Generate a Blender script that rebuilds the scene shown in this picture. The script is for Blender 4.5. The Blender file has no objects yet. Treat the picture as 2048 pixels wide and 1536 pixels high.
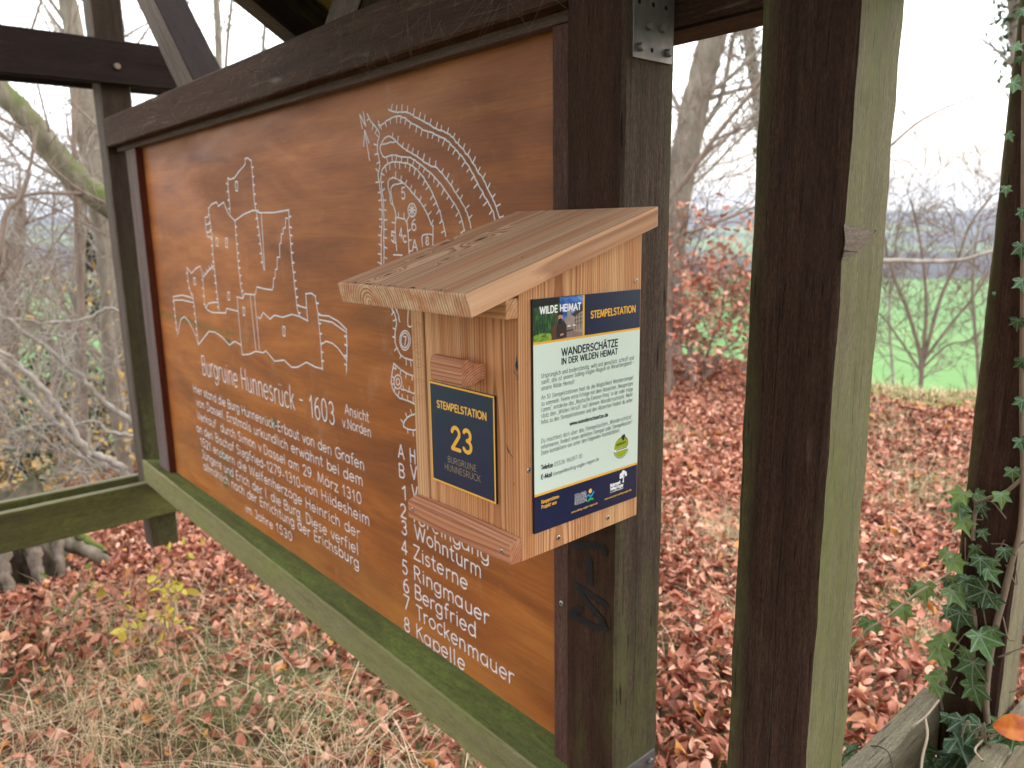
import bpy, bmesh, math, random
import numpy as np
from mathutils import Vector, Matrix

S = bpy.context.scene
COL = S.collection
R = math.radians
EYE = 1.55                                    # camera height over the ground beside the shelter
YAW, PITCH, ROLL, FPX = -0.85429769, -0.20203806, -0.01409807, 1533.06

# ------------------------------------------------------------------ camera
c_, s_ = math.cos, math.sin
fw = Vector((s_(YAW)*c_(PITCH), c_(YAW)*c_(PITCH), s_(PITCH)))
r0 = Vector((c_(YAW), -s_(YAW), 0)); u0 = r0.cross(fw)
rt = r0*c_(ROLL) + u0*s_(ROLL); up = -r0*s_(ROLL) + u0*c_(ROLL)
cam = bpy.data.cameras.new('camera'); camo = bpy.data.objects.new('camera', cam); COL.objects.link(camo)
camo.matrix_world = Matrix(((rt.x, up.x, -fw.x, 0), (rt.y, up.y, -fw.y, 0), (rt.z, up.z, -fw.z, EYE), (0, 0, 0, 1)))
cam.sensor_width = 36; cam.lens = FPX/2048*36
cam.clip_start = 0.02; cam.clip_end = 20000
cam.dof.use_dof = True; cam.dof.focus_distance = 1.11; cam.dof.aperture_fstop = 5.6
S.camera = camo

# ------------------------------------------------------------------ world: bright overcast sky
SUN_EL, SUN_AZ = R(11), R(14)                 # azimuth from +Y towards +X
W = bpy.data.worlds.new('World'); S.world = W; W.use_nodes = True
nt = W.node_tree; nt.nodes.clear()
out = nt.nodes.new('ShaderNodeOutputWorld'); bg = nt.nodes.new('ShaderNodeBackground')
sky = nt.nodes.new('ShaderNodeTexSky'); sky.sky_type = 'NISHITA'; sky.sun_disc = False
sky.sun_elevation = SUN_EL; sky.sun_rotation = SUN_AZ; sky.air_density = 1.6; sky.dust_density = 4; sky.ozone_density = 1.5
tc = nt.nodes.new('ShaderNodeTexCoord'); noi = nt.nodes.new('ShaderNodeTexNoise')
noi.inputs['Scale'].default_value = 2.2; noi.inputs['Detail'].default_value = 5
mp = nt.nodes.new('ShaderNodeMapping'); mp.inputs['Scale'].default_value = (1, 1, 3)
nt.links.new(tc.outputs['Generated'], mp.inputs['Vector']); nt.links.new(mp.outputs[0], noi.inputs['Vector'])
rmp = nt.nodes.new('ShaderNodeMapRange'); rmp.inputs[1].default_value = .3; rmp.inputs[2].default_value = .7
rmp.inputs[3].default_value = .78; rmp.inputs[4].default_value = .98
sx = nt.nodes.new('ShaderNodeSeparateXYZ'); nt.links.new(tc.outputs['Generated'], sx.inputs[0])
low = nt.nodes.new('ShaderNodeMapRange'); low.inputs[1].default_value = 0; low.inputs[2].default_value = .16; low.inputs[3].default_value = .40; low.inputs[4].default_value = 1
nt.links.new(sx.outputs[2], low.inputs[0]); mul = nt.nodes.new('ShaderNodeMath'); mul.operation = 'MULTIPLY'; nt.links.new(low.outputs[0], mul.inputs[1])
nt.links.new(noi.outputs['Fac'], rmp.inputs[0])
mx = nt.nodes.new('ShaderNodeMix'); mx.data_type = 'RGBA'
mx.inputs[7].default_value = (8.8, 9.2, 9.5, 1)   # cloud cover
nt.links.new(rmp.outputs[0], mul.inputs[0]); nt.links.new(mul.outputs[0], mx.inputs[0]); nt.links.new(sky.outputs[0], mx.inputs[6])
dt = nt.nodes.new('ShaderNodeVectorMath'); dt.operation = 'DOT_PRODUCT'; dt.inputs[1].default_value = (math.sin(SUN_AZ), math.cos(SUN_AZ), 0)
nt.links.new(tc.outputs['Generated'], dt.inputs[0])
g1 = nt.nodes.new('ShaderNodeMapRange'); g1.interpolation_type = 'SMOOTHSTEP'; g1.inputs[1].default_value = .2; g1.inputs[2].default_value = .72; nt.links.new(dt.outputs['Value'], g1.inputs[0])
g2 = nt.nodes.new('ShaderNodeMapRange'); g2.interpolation_type = 'SMOOTHSTEP'; g2.inputs[1].default_value = .17; g2.inputs[2].default_value = 0; nt.links.new(sx.outputs[2], g2.inputs[0])
gm = nt.nodes.new('ShaderNodeMath'); gm.operation = 'MULTIPLY'; nt.links.new(g1.outputs[0], gm.inputs[0]); nt.links.new(g2.outputs[0], gm.inputs[1])
m2 = nt.nodes.new('ShaderNodeMix'); m2.data_type = 'RGBA'; m2.inputs[7].default_value = (2.75, 2.3, 1.5, 1); nt.links.new(gm.outputs[0], m2.inputs[0]); nt.links.new(mx.outputs[2], m2.inputs[6])
nt.links.new(m2.outputs[2], bg.inputs['Color']); bg.inputs['Strength'].default_value = 0.13
nt.links.new(bg.outputs[0], out.inputs[0])

sun = bpy.data.lights.new('sun', 'SUN'); suno = bpy.data.objects.new('sun', sun); COL.objects.link(suno)
sun.energy = .8; sun.angle = R(25); sun.color = (1, .93, .82)
sd = Vector((s_(SUN_AZ)*c_(SUN_EL), c_(SUN_AZ)*c_(SUN_EL), s_(SUN_EL)))
suno.rotation_euler = (-sd).to_track_quat('-Z', 'Y').to_euler(); suno.location = (4, 6, 8)

S.view_settings.view_transform = 'Standard'; S.view_settings.look = 'None'
S.view_settings.exposure = 1.6; S.view_settings.gamma = 1
S.cycles.use_denoising = True
S.cycles.max_bounces = 6; S.cycles.diffuse_bounces = 4; S.cycles.glossy_bounces = 2; S.cycles.transparent_max_bounces = 4
S.cycles.volume_bounces = 0

# ------------------------------------------------------------------ data measured on the signs and the board (metres in their own planes)
PLAN=[(1,[(-1.5251,1.8104),(-1.5136,1.805),(-1.4865,1.7988),(-1.4636,1.7972),(-1.4414,1.7907),(-1.4199,1.7813),(-1.3952,1.7708),(-1.3709,1.7614),(-1.3438,1.749),(-1.3172,1.7407),(-1.2977,1.7322),(-1.2757,1.7151),(-1.251,1.6962),(-1.2299,1.6761),(-1.2181,1.6623),(-1.2004,1.6446),(-1.186,1.6255),(-1.1718,1.6065),(-1.1605,1.5896),(-1.155,1.5766),(-1.1509,1.5683),(-1.1441,1.5507)]),(-1,[(-1.5708,1.7809),(-1.5563,1.7805),(-1.5394,1.785),(-1.5148,1.7907),(-1.4872,1.7907),(-1.4645,1.7852),(-1.4426,1.7738),(-1.421,1.7656),(-1.3927,1.7528),(-1.3649,1.7452),(-1.3378,1.7349),(-1.3114,1.7239),(-1.2922,1.7108),(-1.2733,1.6961),(-1.2548,1.6816),(-1.2397,1.6655),(-1.2248,1.6478),(-1.2101,1.6285),(-1.1955,1.6111),(-1.181,1.5939),(-1.1696,1.5788),(-1.1642,1.5621)]),(0,[(-1.57,1.7893),(-1.5652,1.7729)]),(1,[(-1.526,1.7523),(-1.5105,1.7457),(-1.4954,1.7361),(-1.4731,1.7228),(-1.4471,1.7115),(-1.4216,1.7015),(-1.3968,1.6896),(-1.3724,1.679),(-1.3516,1.6737),(-1.3317,1.6597),(-1.3122,1.643),(-1.2929,1.6265),(-1.2742,1.6064),(-1.2587,1.5886),(-1.2467,1.5691),(-1.2396,1.5487)]),(0,[(-1.5523,1.709),(-1.5639,1.7185),(-1.5679,1.7295),(-1.5643,1.7378),(-1.5552,1.7455),(-1.5424,1.7513),(-1.526,1.7523)]),(0,[(-1.56,1.7385),(-1.5312,1.7385),(-1.5012,1.7386)]),(-1,[(-1.5523,1.709),(-1.5337,1.7098),(-1.5094,1.7111),(-1.4783,1.7046),(-1.4516,1.7016),(-1.4224,1.6904),(-1.3976,1.6776),(-1.3733,1.6641),(-1.3495,1.6489),(-1.3297,1.6321),(-1.3135,1.6176),(-1.2942,1.5993),(-1.2755,1.5774),(-1.2606,1.544)]),(-1,[(-1.615,1.8091),(-1.6055,1.7952),(-1.5896,1.7829),(-1.5682,1.7637),(-1.5714,1.7512),(-1.5789,1.739),(-1.5783,1.7218),(-1.5736,1.7041),(-1.5727,1.6911),(-1.5806,1.6742),(-1.5784,1.6522),(-1.5723,1.6256),(-1.5704,1.5991),(-1.5738,1.5704),(-1.5813,1.5256),(-1.5868,1.4641)]),(-1,[(-1.5708,1.6649),(-1.5653,1.6798),(-1.5476,1.6916),(-1.5226,1.6963),(-1.487,1.6938),(-1.4564,1.6886),(-1.4307,1.6777),(-1.4094,1.6642),(-1.3921,1.6491),(-1.3786,1.6343),(-1.3654,1.6177),(-1.3525,1.5971),(-1.343,1.5788),(-1.3338,1.5565),(-1.3264,1.5323)]),(1,[(-1.5708,1.6649),(-1.5686,1.643),(-1.5648,1.6144),(-1.5652,1.5769),(-1.5697,1.5256),(-1.576,1.4644)]),(0,[(-1.5193,1.6632),(-1.5339,1.6597),(-1.5406,1.6525),(-1.5405,1.6396),(-1.5348,1.6242),(-1.5322,1.6068),(-1.5224,1.601),(-1.5156,1.5846),(-1.5148,1.5694)]),(0,[(-1.4787,1.6494),(-1.4985,1.6479),(-1.5167,1.646),(-1.5295,1.6391),(-1.5289,1.6218),(-1.5234,1.6032)]),(1,[(-1.5193,1.6632),(-1.4978,1.6567),(-1.4787,1.6494),(-1.4601,1.638),(-1.4383,1.6225),(-1.4169,1.6073),(-1.3995,1.5903),(-1.386,1.5736),(-1.3795,1.5612),(-1.3727,1.5539)]),(0,[(-1.3709,1.5549),(-1.3736,1.5261),(-1.376,1.4992)]),(0,[(-1.3756,1.5362),(-1.4104,1.5352),(-1.4127,1.5111)]),(1,[(-1.5143,1.5759),(-1.4807,1.5706)]),(1,[(-1.4807,1.5706),(-1.4713,1.5645),(-1.4685,1.5495),(-1.4664,1.5259),(-1.4663,1.4892)]),(-1,[(-1.5157,1.5738),(-1.5184,1.5499),(-1.5183,1.5258),(-1.5162,1.5015)]),(0,[(-1.5315,1.49),(-1.4948,1.4906)]),(-1,[(-1.5501,1.3667),(-1.5385,1.3537),(-1.5307,1.3359),(-1.5373,1.3168),(-1.541,1.2978),(-1.5382,1.2794),(-1.5248,1.2622),(-1.5047,1.2528),(-1.4803,1.2511),(-1.4483,1.2527)]),(0,[(-1.5332,1.3679),(-1.5227,1.3526),(-1.517,1.3359)]),(0,[(-1.4801,1.3648),(-1.4826,1.3308),(-1.4586,1.3317)]),(1,[(-1.5517,1.2331),(-1.561,1.2096),(-1.5668,1.1842),(-1.5573,1.1651),(-1.5328,1.1525),(-1.4973,1.1501),(-1.456,1.1469)]),(-1,[(-1.5517,1.2331),(-1.5201,1.2222),(-1.4855,1.2157),(-1.4583,1.2123)]),(1,[(-1.5239,1.1742),(-1.4955,1.1737),(-1.4543,1.1709)]),(-1,[(-1.4504,1.128),(-1.4784,1.1202),(-1.5039,1.1076),(-1.5194,1.0912),(-1.5151,1.0817),(-1.4953,1.0806),(-1.4602,1.0849)])]
CASTLE=[(0,[(-2.4735,1.7149),(-2.4569,1.7072),(-2.4193,1.7142),(-2.3873,1.7258),(-2.3439,1.7407),(-2.331,1.7486),(-2.3305,1.7616),(-2.3111,1.7637),(-2.2856,1.7541)]),(-1,[(-2.2856,1.7541),(-2.2853,1.7283),(-2.2863,1.6851),(-2.2862,1.6416),(-2.2813,1.6108)]),(1,[(-2.4735,1.7149),(-2.4792,1.6899),(-2.479,1.653),(-2.4807,1.6018)]),(0,[(-2.6642,1.6253),(-2.6335,1.6391),(-2.5854,1.6448),(-2.5758,1.6302),(-2.5282,1.6406),(-2.5132,1.6237),(-2.4931,1.602),(-2.4483,1.5826),(-2.3735,1.5995),(-2.3032,1.6113),(-2.2602,1.6081)]),(1,[(-2.6642,1.6253),(-2.6624,1.6056),(-2.658,1.5411),(-2.6617,1.471),(-2.6592,1.4257),(-2.6566,1.38),(-2.6534,1.3085),(-2.6534,1.2801)]),(0,[(-2.6711,1.5983),(-2.7037,1.5965),(-2.7045,1.5714),(-2.6705,1.5735)]),(0,[(-2.7045,1.5714),(-2.7025,1.5463),(-2.6661,1.5471)]),(0,[(-2.7025,1.5463),(-2.6958,1.5286),(-2.665,1.5297)]),(-1,[(-2.4483,1.5826),(-2.4495,1.5218),(-2.4477,1.4463),(-2.4438,1.3796),(-2.4347,1.3369)]),(0,[(-2.2813,1.6108),(-2.261,1.6037),(-2.1573,1.6014),(-2.0589,1.6072)]),(-1,[(-2.0589,1.6072),(-2.0598,1.5725),(-2.0603,1.4815),(-2.0547,1.3976),(-2.0463,1.3301),(-2.0401,1.3092)]),(1,[(-2.2768,1.6063),(-2.2699,1.5578),(-2.2638,1.5047),(-2.2614,1.4601),(-2.2557,1.4334)]),(0,[(-2.243,1.5968),(-2.2507,1.4313)]),(0,[(-2.0676,1.5829),(-2.082,1.5823),(-2.0863,1.5563),(-2.1038,1.5556),(-2.1045,1.5397),(-2.1164,1.5389),(-2.1227,1.5135),(-2.1326,1.5135),(-2.1394,1.4737),(-2.1547,1.4725),(-2.1606,1.4386),(-2.173,1.4373),(-2.1806,1.4116),(-2.1933,1.4102),(-2.1975,1.3866),(-2.2076,1.3763),(-2.2613,1.3745),(-2.3156,1.3786),(-2.3374,1.3543),(-2.4195,1.3521),(-2.4347,1.3369),(-2.4838,1.3364)]),(1,[(-2.9347,1.42),(-2.9335,1.368),(-2.9204,1.3301),(-2.8995,1.3203),(-2.8942,1.2545),(-2.8903,1.1826),(-2.8899,1.1378)]),(0,[(-2.9347,1.42),(-2.8931,1.3996),(-2.8412,1.4201),(-2.793,1.4321),(-2.7791,1.401)]),(1,[(-2.7791,1.401),(-2.7827,1.3481),(-2.7832,1.2895)]),(-1,[(-2.7745,1.3907),(-2.7096,1.419),(-2.6646,1.4316)]),(0,[(-3.1203,1.302),(-3.0143,1.3138),(-2.9178,1.311)]),(0,[(-3.1249,1.2872),(-3.0194,1.2965),(-2.9065,1.2951)]),(1,[(-3.1203,1.302),(-3.119,1.2202),(-3.1141,1.1498)]),(0,[(-3.1087,1.1563),(-3.059,1.2191),(-3.0126,1.2343),(-2.9605,1.2157),(-2.9095,1.1695),(-2.8899,1.1378),(-2.7652,1.1996),(-2.7071,1.2023),(-2.6406,1.1902),(-2.5855,1.1672),(-2.5359,1.1852),(-2.4805,1.1784)]),(0,[(-2.7808,1.2816),(-2.747,1.2998),(-2.7019,1.309),(-2.6559,1.3093)]),(0,[(-2.7832,1.2895),(-2.7606,1.275),(-2.7187,1.2701),(-2.5935,1.2767),(-2.583,1.2937),(-2.4872,1.292)]),(0,[(-2.4838,1.3364),(-2.4827,1.2553),(-2.4805,1.1784),(-2.4806,1.1482),(-2.4175,1.158),(-2.3672,1.1734),(-2.3102,1.1726),(-2.2865,1.1801),(-2.2309,1.156),(-2.161,1.1668),(-2.113,1.1524),(-2.073,1.1575),(-2.013,1.1782),(-1.9592,1.172),(-1.9193,1.1729)]),(0,[(-2.3751,1.3498),(-2.3662,1.1784)]),(0,[(-2.3413,1.3518),(-2.3368,1.1816)]),(0,[(-2.3278,1.287),(-2.3125,1.2788),(-2.2858,1.3018),(-2.2396,1.2869),(-2.2057,1.2987),(-2.1491,1.2985),(-2.0829,1.3102),(-2.0404,1.307),(-1.9902,1.3025),(-1.9896,1.3382),(-1.9886,1.3758),(-1.9567,1.3796),(-1.9313,1.3728)]),(-1,[(-1.9313,1.3728),(-1.9247,1.3263),(-1.9191,1.24),(-1.9193,1.1729)]),(0,[(-2.0402,1.339),(-1.9877,1.3383)]),(0,[(-1.9209,1.3224),(-1.8615,1.3229),(-1.8136,1.3147),(-1.7723,1.2967)]),(1,[(-1.7723,1.2967),(-1.7731,1.2553),(-1.7842,1.1784)]),(0,[(-1.9182,1.3103),(-1.8469,1.308),(-1.7769,1.2904)]),(0,[(-1.9147,1.2404),(-1.8875,1.2515),(-1.8538,1.2529),(-1.8224,1.2421),(-1.7817,1.2147)]),(0,[(-2.4165,1.6996),(-2.4027,1.698),(-2.4058,1.6729),(-2.4196,1.6749),(-2.4165,1.6996)]),(0,[(-2.6209,1.5263),(-2.6051,1.5253),(-2.6084,1.5007),(-2.6241,1.502),(-2.6209,1.5263)]),(0,[(-2.5382,1.5264),(-2.5232,1.5255),(-2.5272,1.4966),(-2.5423,1.4979),(-2.5382,1.5264)]),(0,[(-2.8741,1.3841),(-2.8557,1.3838),(-2.859,1.3605),(-2.8773,1.3612),(-2.8741,1.3841)]),(0,[(-2.5595,1.3504),(-2.544,1.3503),(-2.5474,1.3237),(-2.5629,1.3242),(-2.5595,1.3504)]),(0,[(-2.4411,1.3065),(-2.4266,1.3065),(-2.4296,1.2806),(-2.444,1.281),(-2.4411,1.3065)]),(0,[(-2.152,1.2693),(-2.1398,1.2695),(-2.1425,1.2411),(-2.1547,1.2413),(-2.152,1.2693)])]
CIRC=[[(-1.4323,1.5891),(-1.4332,1.5852),(-1.4351,1.5817),(-1.4381,1.5788),(-1.4418,1.5766),(-1.446,1.5754),(-1.4504,1.5752),(-1.4546,1.5761),(-1.4584,1.578),(-1.4614,1.5807),(-1.4635,1.5841),(-1.4644,1.5879),(-1.4641,1.5918),(-1.4626,1.5955),(-1.4601,1.5988),(-1.4567,1.6014),(-1.4527,1.603),(-1.4483,1.6037),(-1.444,1.6033),(-1.44,1.6019),(-1.4366,1.5995),(-1.4341,1.5965),(-1.4326,1.5929),(-1.4323,1.5891)],[(-1.4444,1.5894),(-1.4455,1.5872),(-1.4478,1.5861),(-1.4504,1.5866),(-1.4519,1.5884),(-1.4518,1.5907),(-1.45,1.5924),(-1.4474,1.5927),(-1.4452,1.5915),(-1.4444,1.5894)],[(-1.4429,1.5893),(-1.4368,1.5892)],[(-1.4447,1.5858),(-1.4407,1.5822)],[(-1.4486,1.5844),(-1.449,1.5794)],[(-1.4523,1.586),(-1.4569,1.5825)],[(-1.4536,1.5896),(-1.4598,1.5897)],[(-1.4518,1.5931),(-1.4559,1.5968)],[(-1.4479,1.5945),(-1.4475,1.5995)],[(-1.4442,1.5929),(-1.4397,1.5963)],[(-1.4762,1.2969),(-1.4775,1.2906),(-1.4803,1.2846),(-1.4844,1.2794),(-1.4896,1.2752),(-1.4955,1.2724),(-1.5016,1.2713),(-1.5074,1.272),(-1.5127,1.2743),(-1.5168,1.2782),(-1.5196,1.2833),(-1.5208,1.2892),(-1.5203,1.2956),(-1.5182,1.3019),(-1.5146,1.3076),(-1.5097,1.3123),(-1.5041,1.3157),(-1.4981,1.3175),(-1.4921,1.3177),(-1.4866,1.3161),(-1.482,1.313),(-1.4785,1.3085),(-1.4766,1.303),(-1.4762,1.2969)],[(-1.4827,1.2962),(-1.4837,1.2915),(-1.4858,1.2869),(-1.4888,1.2829),(-1.4927,1.2797),(-1.497,1.2777),(-1.5016,1.2769),(-1.5059,1.2774),(-1.5098,1.2792),(-1.5129,1.2821),(-1.5149,1.286),(-1.5158,1.2905),(-1.5154,1.2953),(-1.5138,1.3001),(-1.5111,1.3044),(-1.5076,1.308),(-1.5034,1.3106),(-1.4989,1.312),(-1.4945,1.3121),(-1.4904,1.3109),(-1.487,1.3085),(-1.4844,1.3051),(-1.483,1.3009),(-1.4827,1.2962)],[(-1.5195,1.193),(-1.5216,1.1858),(-1.5263,1.1794),(-1.5329,1.1749),(-1.5402,1.1731),(-1.547,1.1742),(-1.5521,1.1783),(-1.5546,1.1844),(-1.554,1.1917),(-1.5505,1.1987),(-1.5446,1.2042),(-1.5375,1.2074),(-1.5303,1.2076),(-1.5243,1.2049),(-1.5205,1.1998),(-1.5195,1.193)],[(-1.529,1.1917),(-1.5306,1.1873),(-1.5342,1.1839),(-1.5388,1.1826),(-1.5428,1.1839),(-1.5449,1.1872),(-1.5446,1.1916),(-1.5418,1.1957),(-1.5375,1.1981),(-1.5331,1.1981),(-1.5299,1.1957),(-1.529,1.1917)],[(-1.642,1.7806),(-1.6498,1.813)],[(-1.6498,1.813),(-1.6261,1.7844)],[(-1.6261,1.7844),(-1.6339,1.8167)],[(-1.6163,1.7072),(-1.6314,1.7763)],[(-1.6394,1.7408),(-1.6314,1.7763)],[(-1.6314,1.7763),(-1.6147,1.7453)]]
TEXT=[('pp', 'Burgruine Hunnesrück', -2.8755, 1.0302, -2.1109, 1.0215, 0.071, 0.005),
('pp', '-', -2.0786, 1.0428, -2.0523, 1.0433, 0.0504, 0.005),
('pp', '1603', -2.0146, 1.0196, -1.8646, 1.0219, 0.0633, 0.0055),
('pp', 'Ansicht', -1.8054, 1.0659, -1.6815, 1.0636, 0.0266, 0.0034),
('pp', 'v.Norden', -1.8233, 1.0264, -1.6756, 1.0253, 0.027, 0.0034),
('pp', 'Hier stand die Burg Hunnesrück-Erbaut von den Grafen', -2.9943, 0.9431, -1.718, 0.9265, 0.0308, 0.0038),
('pp', 'von Dassel. Erstmals urkundlich erwähnt bei dem', -2.9763, 0.8919, -1.7313, 0.8781, 0.0309, 0.0038),
('pp', 'Verkauf  durch Simon v.Dassel am 29. März 1310', -2.9817, 0.8391, -1.7428, 0.8237, 0.0313, 0.0038),
('pp', 'an den Bischof Siegfried-1279-1310-von Hildesheim', -3.0019, 0.7842, -1.7083, 0.7735, 0.0319, 0.0038),
('pp', '1521 erobern die Welfenherzöge Heinrich der', -2.9745, 0.7338, -1.7622, 0.7198, 0.0319, 0.0038),
('pp', 'Jüngere und Erich der I. die Burg. Diese verfiel', -2.97, 0.6838, -1.7764, 0.6684, 0.0323, 0.0038),
('pp', 'allmählich nach der Errichtung der Erichsburg', -2.9648, 0.6365, -1.7763, 0.6274, 0.0325, 0.0038),
('pp', 'im Jahre 1530', -2.571, 0.5717, -2.1993, 0.5753, 0.0297, 0.0038),
('pp', 'A', -1.5496, 1.0004, -1.5231, 1.001, 0.0337, 0.0046),
('pp', 'B', -1.5521, 0.9488, -1.5254, 0.9498, 0.0341, 0.0046),
('pp', '1', -1.5452, 0.8957, -1.5185, 0.8973, 0.0345, 0.0046),
('pp', '2', -1.5522, 0.8457, -1.5253, 0.8478, 0.035, 0.0046),
('pp', '3', -1.5528, 0.7979, -1.5256, 0.8005, 0.0354, 0.0046),
('pp', '4', -1.5543, 0.7463, -1.527, 0.7496, 0.0359, 0.0046),
('pp', '5', -1.5577, 0.6916, -1.5302, 0.6955, 0.0364, 0.0046),
('pp', '6', -1.5543, 0.6417, -1.5267, 0.6461, 0.0367, 0.0046),
('pp', '7', -1.5555, 0.5939, -1.5277, 0.5989, 0.0372, 0.0046),
('pp', '8', -1.5603, 0.5302, -1.5323, 0.5359, 0.0378, 0.0046),
('pp', 'H', -1.4989, 0.9989, -1.4742, 0.9992, 0.0339, 0.0046),
('pp', 'V', -1.4973, 0.958, -1.4711, 0.9578, 0.0343, 0.0046),
('pp', 'V', -1.4955, 0.9079, -1.4722, 0.9088, 0.0347, 0.0046),
('pp', 'Toreingang', -1.5051, 0.8491, -1.2047, 0.8391, 0.0353, 0.0046),
('pp', 'Wohnturm', -1.4912, 0.8075, -1.2336, 0.792, 0.0354, 0.0046),
('pp', 'Zisterne', -1.5005, 0.7509, -1.2841, 0.7441, 0.036, 0.0046),
('pp', 'Ringmauer', -1.5028, 0.6952, -1.2094, 0.6876, 0.0366, 0.0046),
('pp', 'Bergfried', -1.5042, 0.6416, -1.2561, 0.6376, 0.0371, 0.0046),
('pp', 'Trockenmauer', -1.4999, 0.5905, -1.1281, 0.5787, 0.0375, 0.0046),
('pp', 'Kapelle', -1.5045, 0.5353, -1.3041, 0.532, 0.038, 0.0046),
('pp', '5', -1.4891, 1.6156, -1.4716, 1.6129, 0.0249, 0.0038),
('pp', '6', -1.4532, 1.5468, -1.4335, 1.5443, 0.0233, 0.0038),
('pp', '5', -1.5392, 1.5232, -1.5228, 1.5213, 0.0221, 0.0038),
('pp', '4', -1.5038, 1.5299, -1.4899, 1.5282, 0.0218, 0.0038),
('pp', 'c', -1.4893, 1.5208, -1.4755, 1.5192, 0.0217, 0.0038),
('pp', 'A', -1.4536, 1.5032, -1.4315, 1.5007, 0.0246, 0.0038),
('pp', '8', -1.4005, 1.5158, -1.3878, 1.5143, 0.0167, 0.0038),
('pp', '7', -1.5045, 1.283, -1.493, 1.2828, 0.0209, 0.0038),
('ff', 'STEMPELSTATION', -0.9319, 1.2833, -0.813, 1.2841, 0.0104, 0.0024),
('ff', '23', -0.8983, 1.2254, -0.8471, 1.2276, 0.0333, 0.0062),
('ff', 'BURGRUINE', -0.9082, 1.202, -0.8386, 1.2025, 0.0091, 0.0007),
('ff', 'HUNNESRÜCK', -0.9166, 1.1881, -0.8297, 1.1885, 0.0097, 0.0007),
('rr', 'WILDE HEIMAT', 0.6951, 1.4366, 0.7731, 1.4365, 0.0088, 0.002),
('rr', 'STEMPELSTATION', 0.7934, 1.4223, 0.8907, 1.4235, 0.0094, 0.0021),
('rr', 'WANDERSCHÄTZE', 0.7356, 1.3752, 0.852, 1.3764, 0.0099, 0.0021),
('rr', 'IN DER WILDEN HEIMAT', 0.7353, 1.3634, 0.8513, 1.3645, 0.008, 0.0017),
('rr', 'Ursprünglich und bodenständig, wild und gemütlich, schroff und', 0.6969, 1.3494, 0.8891, 1.3517, 0.0061, 0.00055),
('rr', 'sanft, das ist unsere Solling-Vogler-Region im Weserbergland –', 0.6969, 1.3409, 0.8893, 1.3446, 0.006, 0.00055),
('rr', 'unsere Wilde Heimat!', 0.6968, 1.3324, 0.7607, 1.3328, 0.0061, 0.00055),
('rr', 'An 50 Stempelstationen hast du die Möglichkeit Wanderstempel', 0.6967, 1.3195, 0.8884, 1.3213, 0.0059, 0.00055),
('rr', 'zu sammeln. Feiere erste Erfolge mit dem Abzeichen „Neugieriges', 0.6966, 1.311, 0.8882, 1.3123, 0.0059, 0.00055),
('rr', 'Lamm“, entdecke das „Mystische Exmoor-Pony“ in dir oder trage', 0.6967, 1.3026, 0.8881, 1.3036, 0.006, 0.00055),
('rr', 'stolz den „Wilden Hirsch“ auf deinem Wanderrucksack. Mehr', 0.6963, 1.294, 0.8877, 1.295, 0.0061, 0.00055),
('rr', 'Infos zu den Stempelstationen und den Abzeichen findest du unter', 0.6962, 1.2853, 0.8879, 1.2864, 0.006, 0.00055),
('rr', 'www.wanderschaetze.de', 0.7515, 1.2733, 0.8322, 1.2729, 0.0053, 0.0012),
('rr', 'Du möchtest dich über das Stempelsystem „Wanderschätze“', 0.696, 1.2586, 0.8876, 1.2604, 0.006, 0.00055),
('rr', 'informieren, findest einen defekten Stempel oder Stempelkasten?', 0.6959, 1.25, 0.8878, 1.252, 0.006, 0.00055),
('rr', 'Dann kontaktiere uns unter den folgenden Kontaktdaten:', 0.6958, 1.2414, 0.8594, 1.244, 0.006, 0.00055),
('rr', 'Telefon', 0.6956, 1.2207, 0.7181, 1.2197, 0.006, 0.0013),
('rr', '05536 96097-10', 0.7206, 1.2197, 0.7771, 1.2205, 0.0061, 0.00055),
('rr', 'E-Mail', 0.6955, 1.2067, 0.7162, 1.2064, 0.006, 0.0013),
('rr', 'stempel@solling-vogler-region.de', 0.7184, 1.2065, 0.8131, 1.2086, 0.0053, 0.00055),
('rr', 'Kooperations-', 0.6955, 1.1708, 0.7312, 1.1713, 0.0049, 0.001),
('rr', 'Projekt von', 0.6954, 1.1634, 0.725, 1.1636, 0.0049, 0.001),
('rr', 'SOLLING', 0.7619, 1.163, 0.7863, 1.163, 0.005, 0.0005),
('rr', 'VOGLER', 0.762, 1.1572, 0.7864, 1.1573, 0.0051, 0.0005),
('rr', 'REGION', 0.762, 1.1516, 0.7872, 1.1514, 0.0051, 0.0005),
('rr', 'www.solling-vogler-region.de', 0.7554, 1.1408, 0.8109, 1.1413, 0.0031, 0.0005),
('rr', 'Naturpark', 0.8392, 1.1608, 0.8624, 1.1611, 0.0047, 0.0012),
('rr', 'Solling-Vogler', 0.8393, 1.1554, 0.8693, 1.1552, 0.0043, 0.0012),
('rr', 'im Weserbergland', 0.8393, 1.1511, 0.869, 1.1515, 0.0026, 0.0004),
('rr', 'www.naturpark-solling-vogler.de', 0.8271, 1.143, 0.8884, 1.1434, 0.003, 0.0005),
('rr', 'wanderbares', 0.8519, 1.2228, 0.8746, 1.2237, 0.0043, 0.0005),
('rr', 'www.wanderbares-deutschland.de', 0.8517, 1.2152, 0.8769, 1.216, 0.002, 0.0004)]
MARKS=[[(-0.8808,1.0013),(-0.8449,1.0126),(-0.8123,1.019),(-0.8093,1.0106)],[(-0.8454,0.9871),(-0.8425,0.9456)],[(-0.8055,0.9167),(-0.8219,0.9207),(-0.8479,0.9243),(-0.8766,0.9279),(-0.8592,0.9126),(-0.8364,0.8973),(-0.816,0.8875),(-0.8059,0.8738),(-0.8286,0.8659),(-0.8589,0.8657),(-0.8921,0.8657),(-0.8667,0.887)]]

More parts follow.
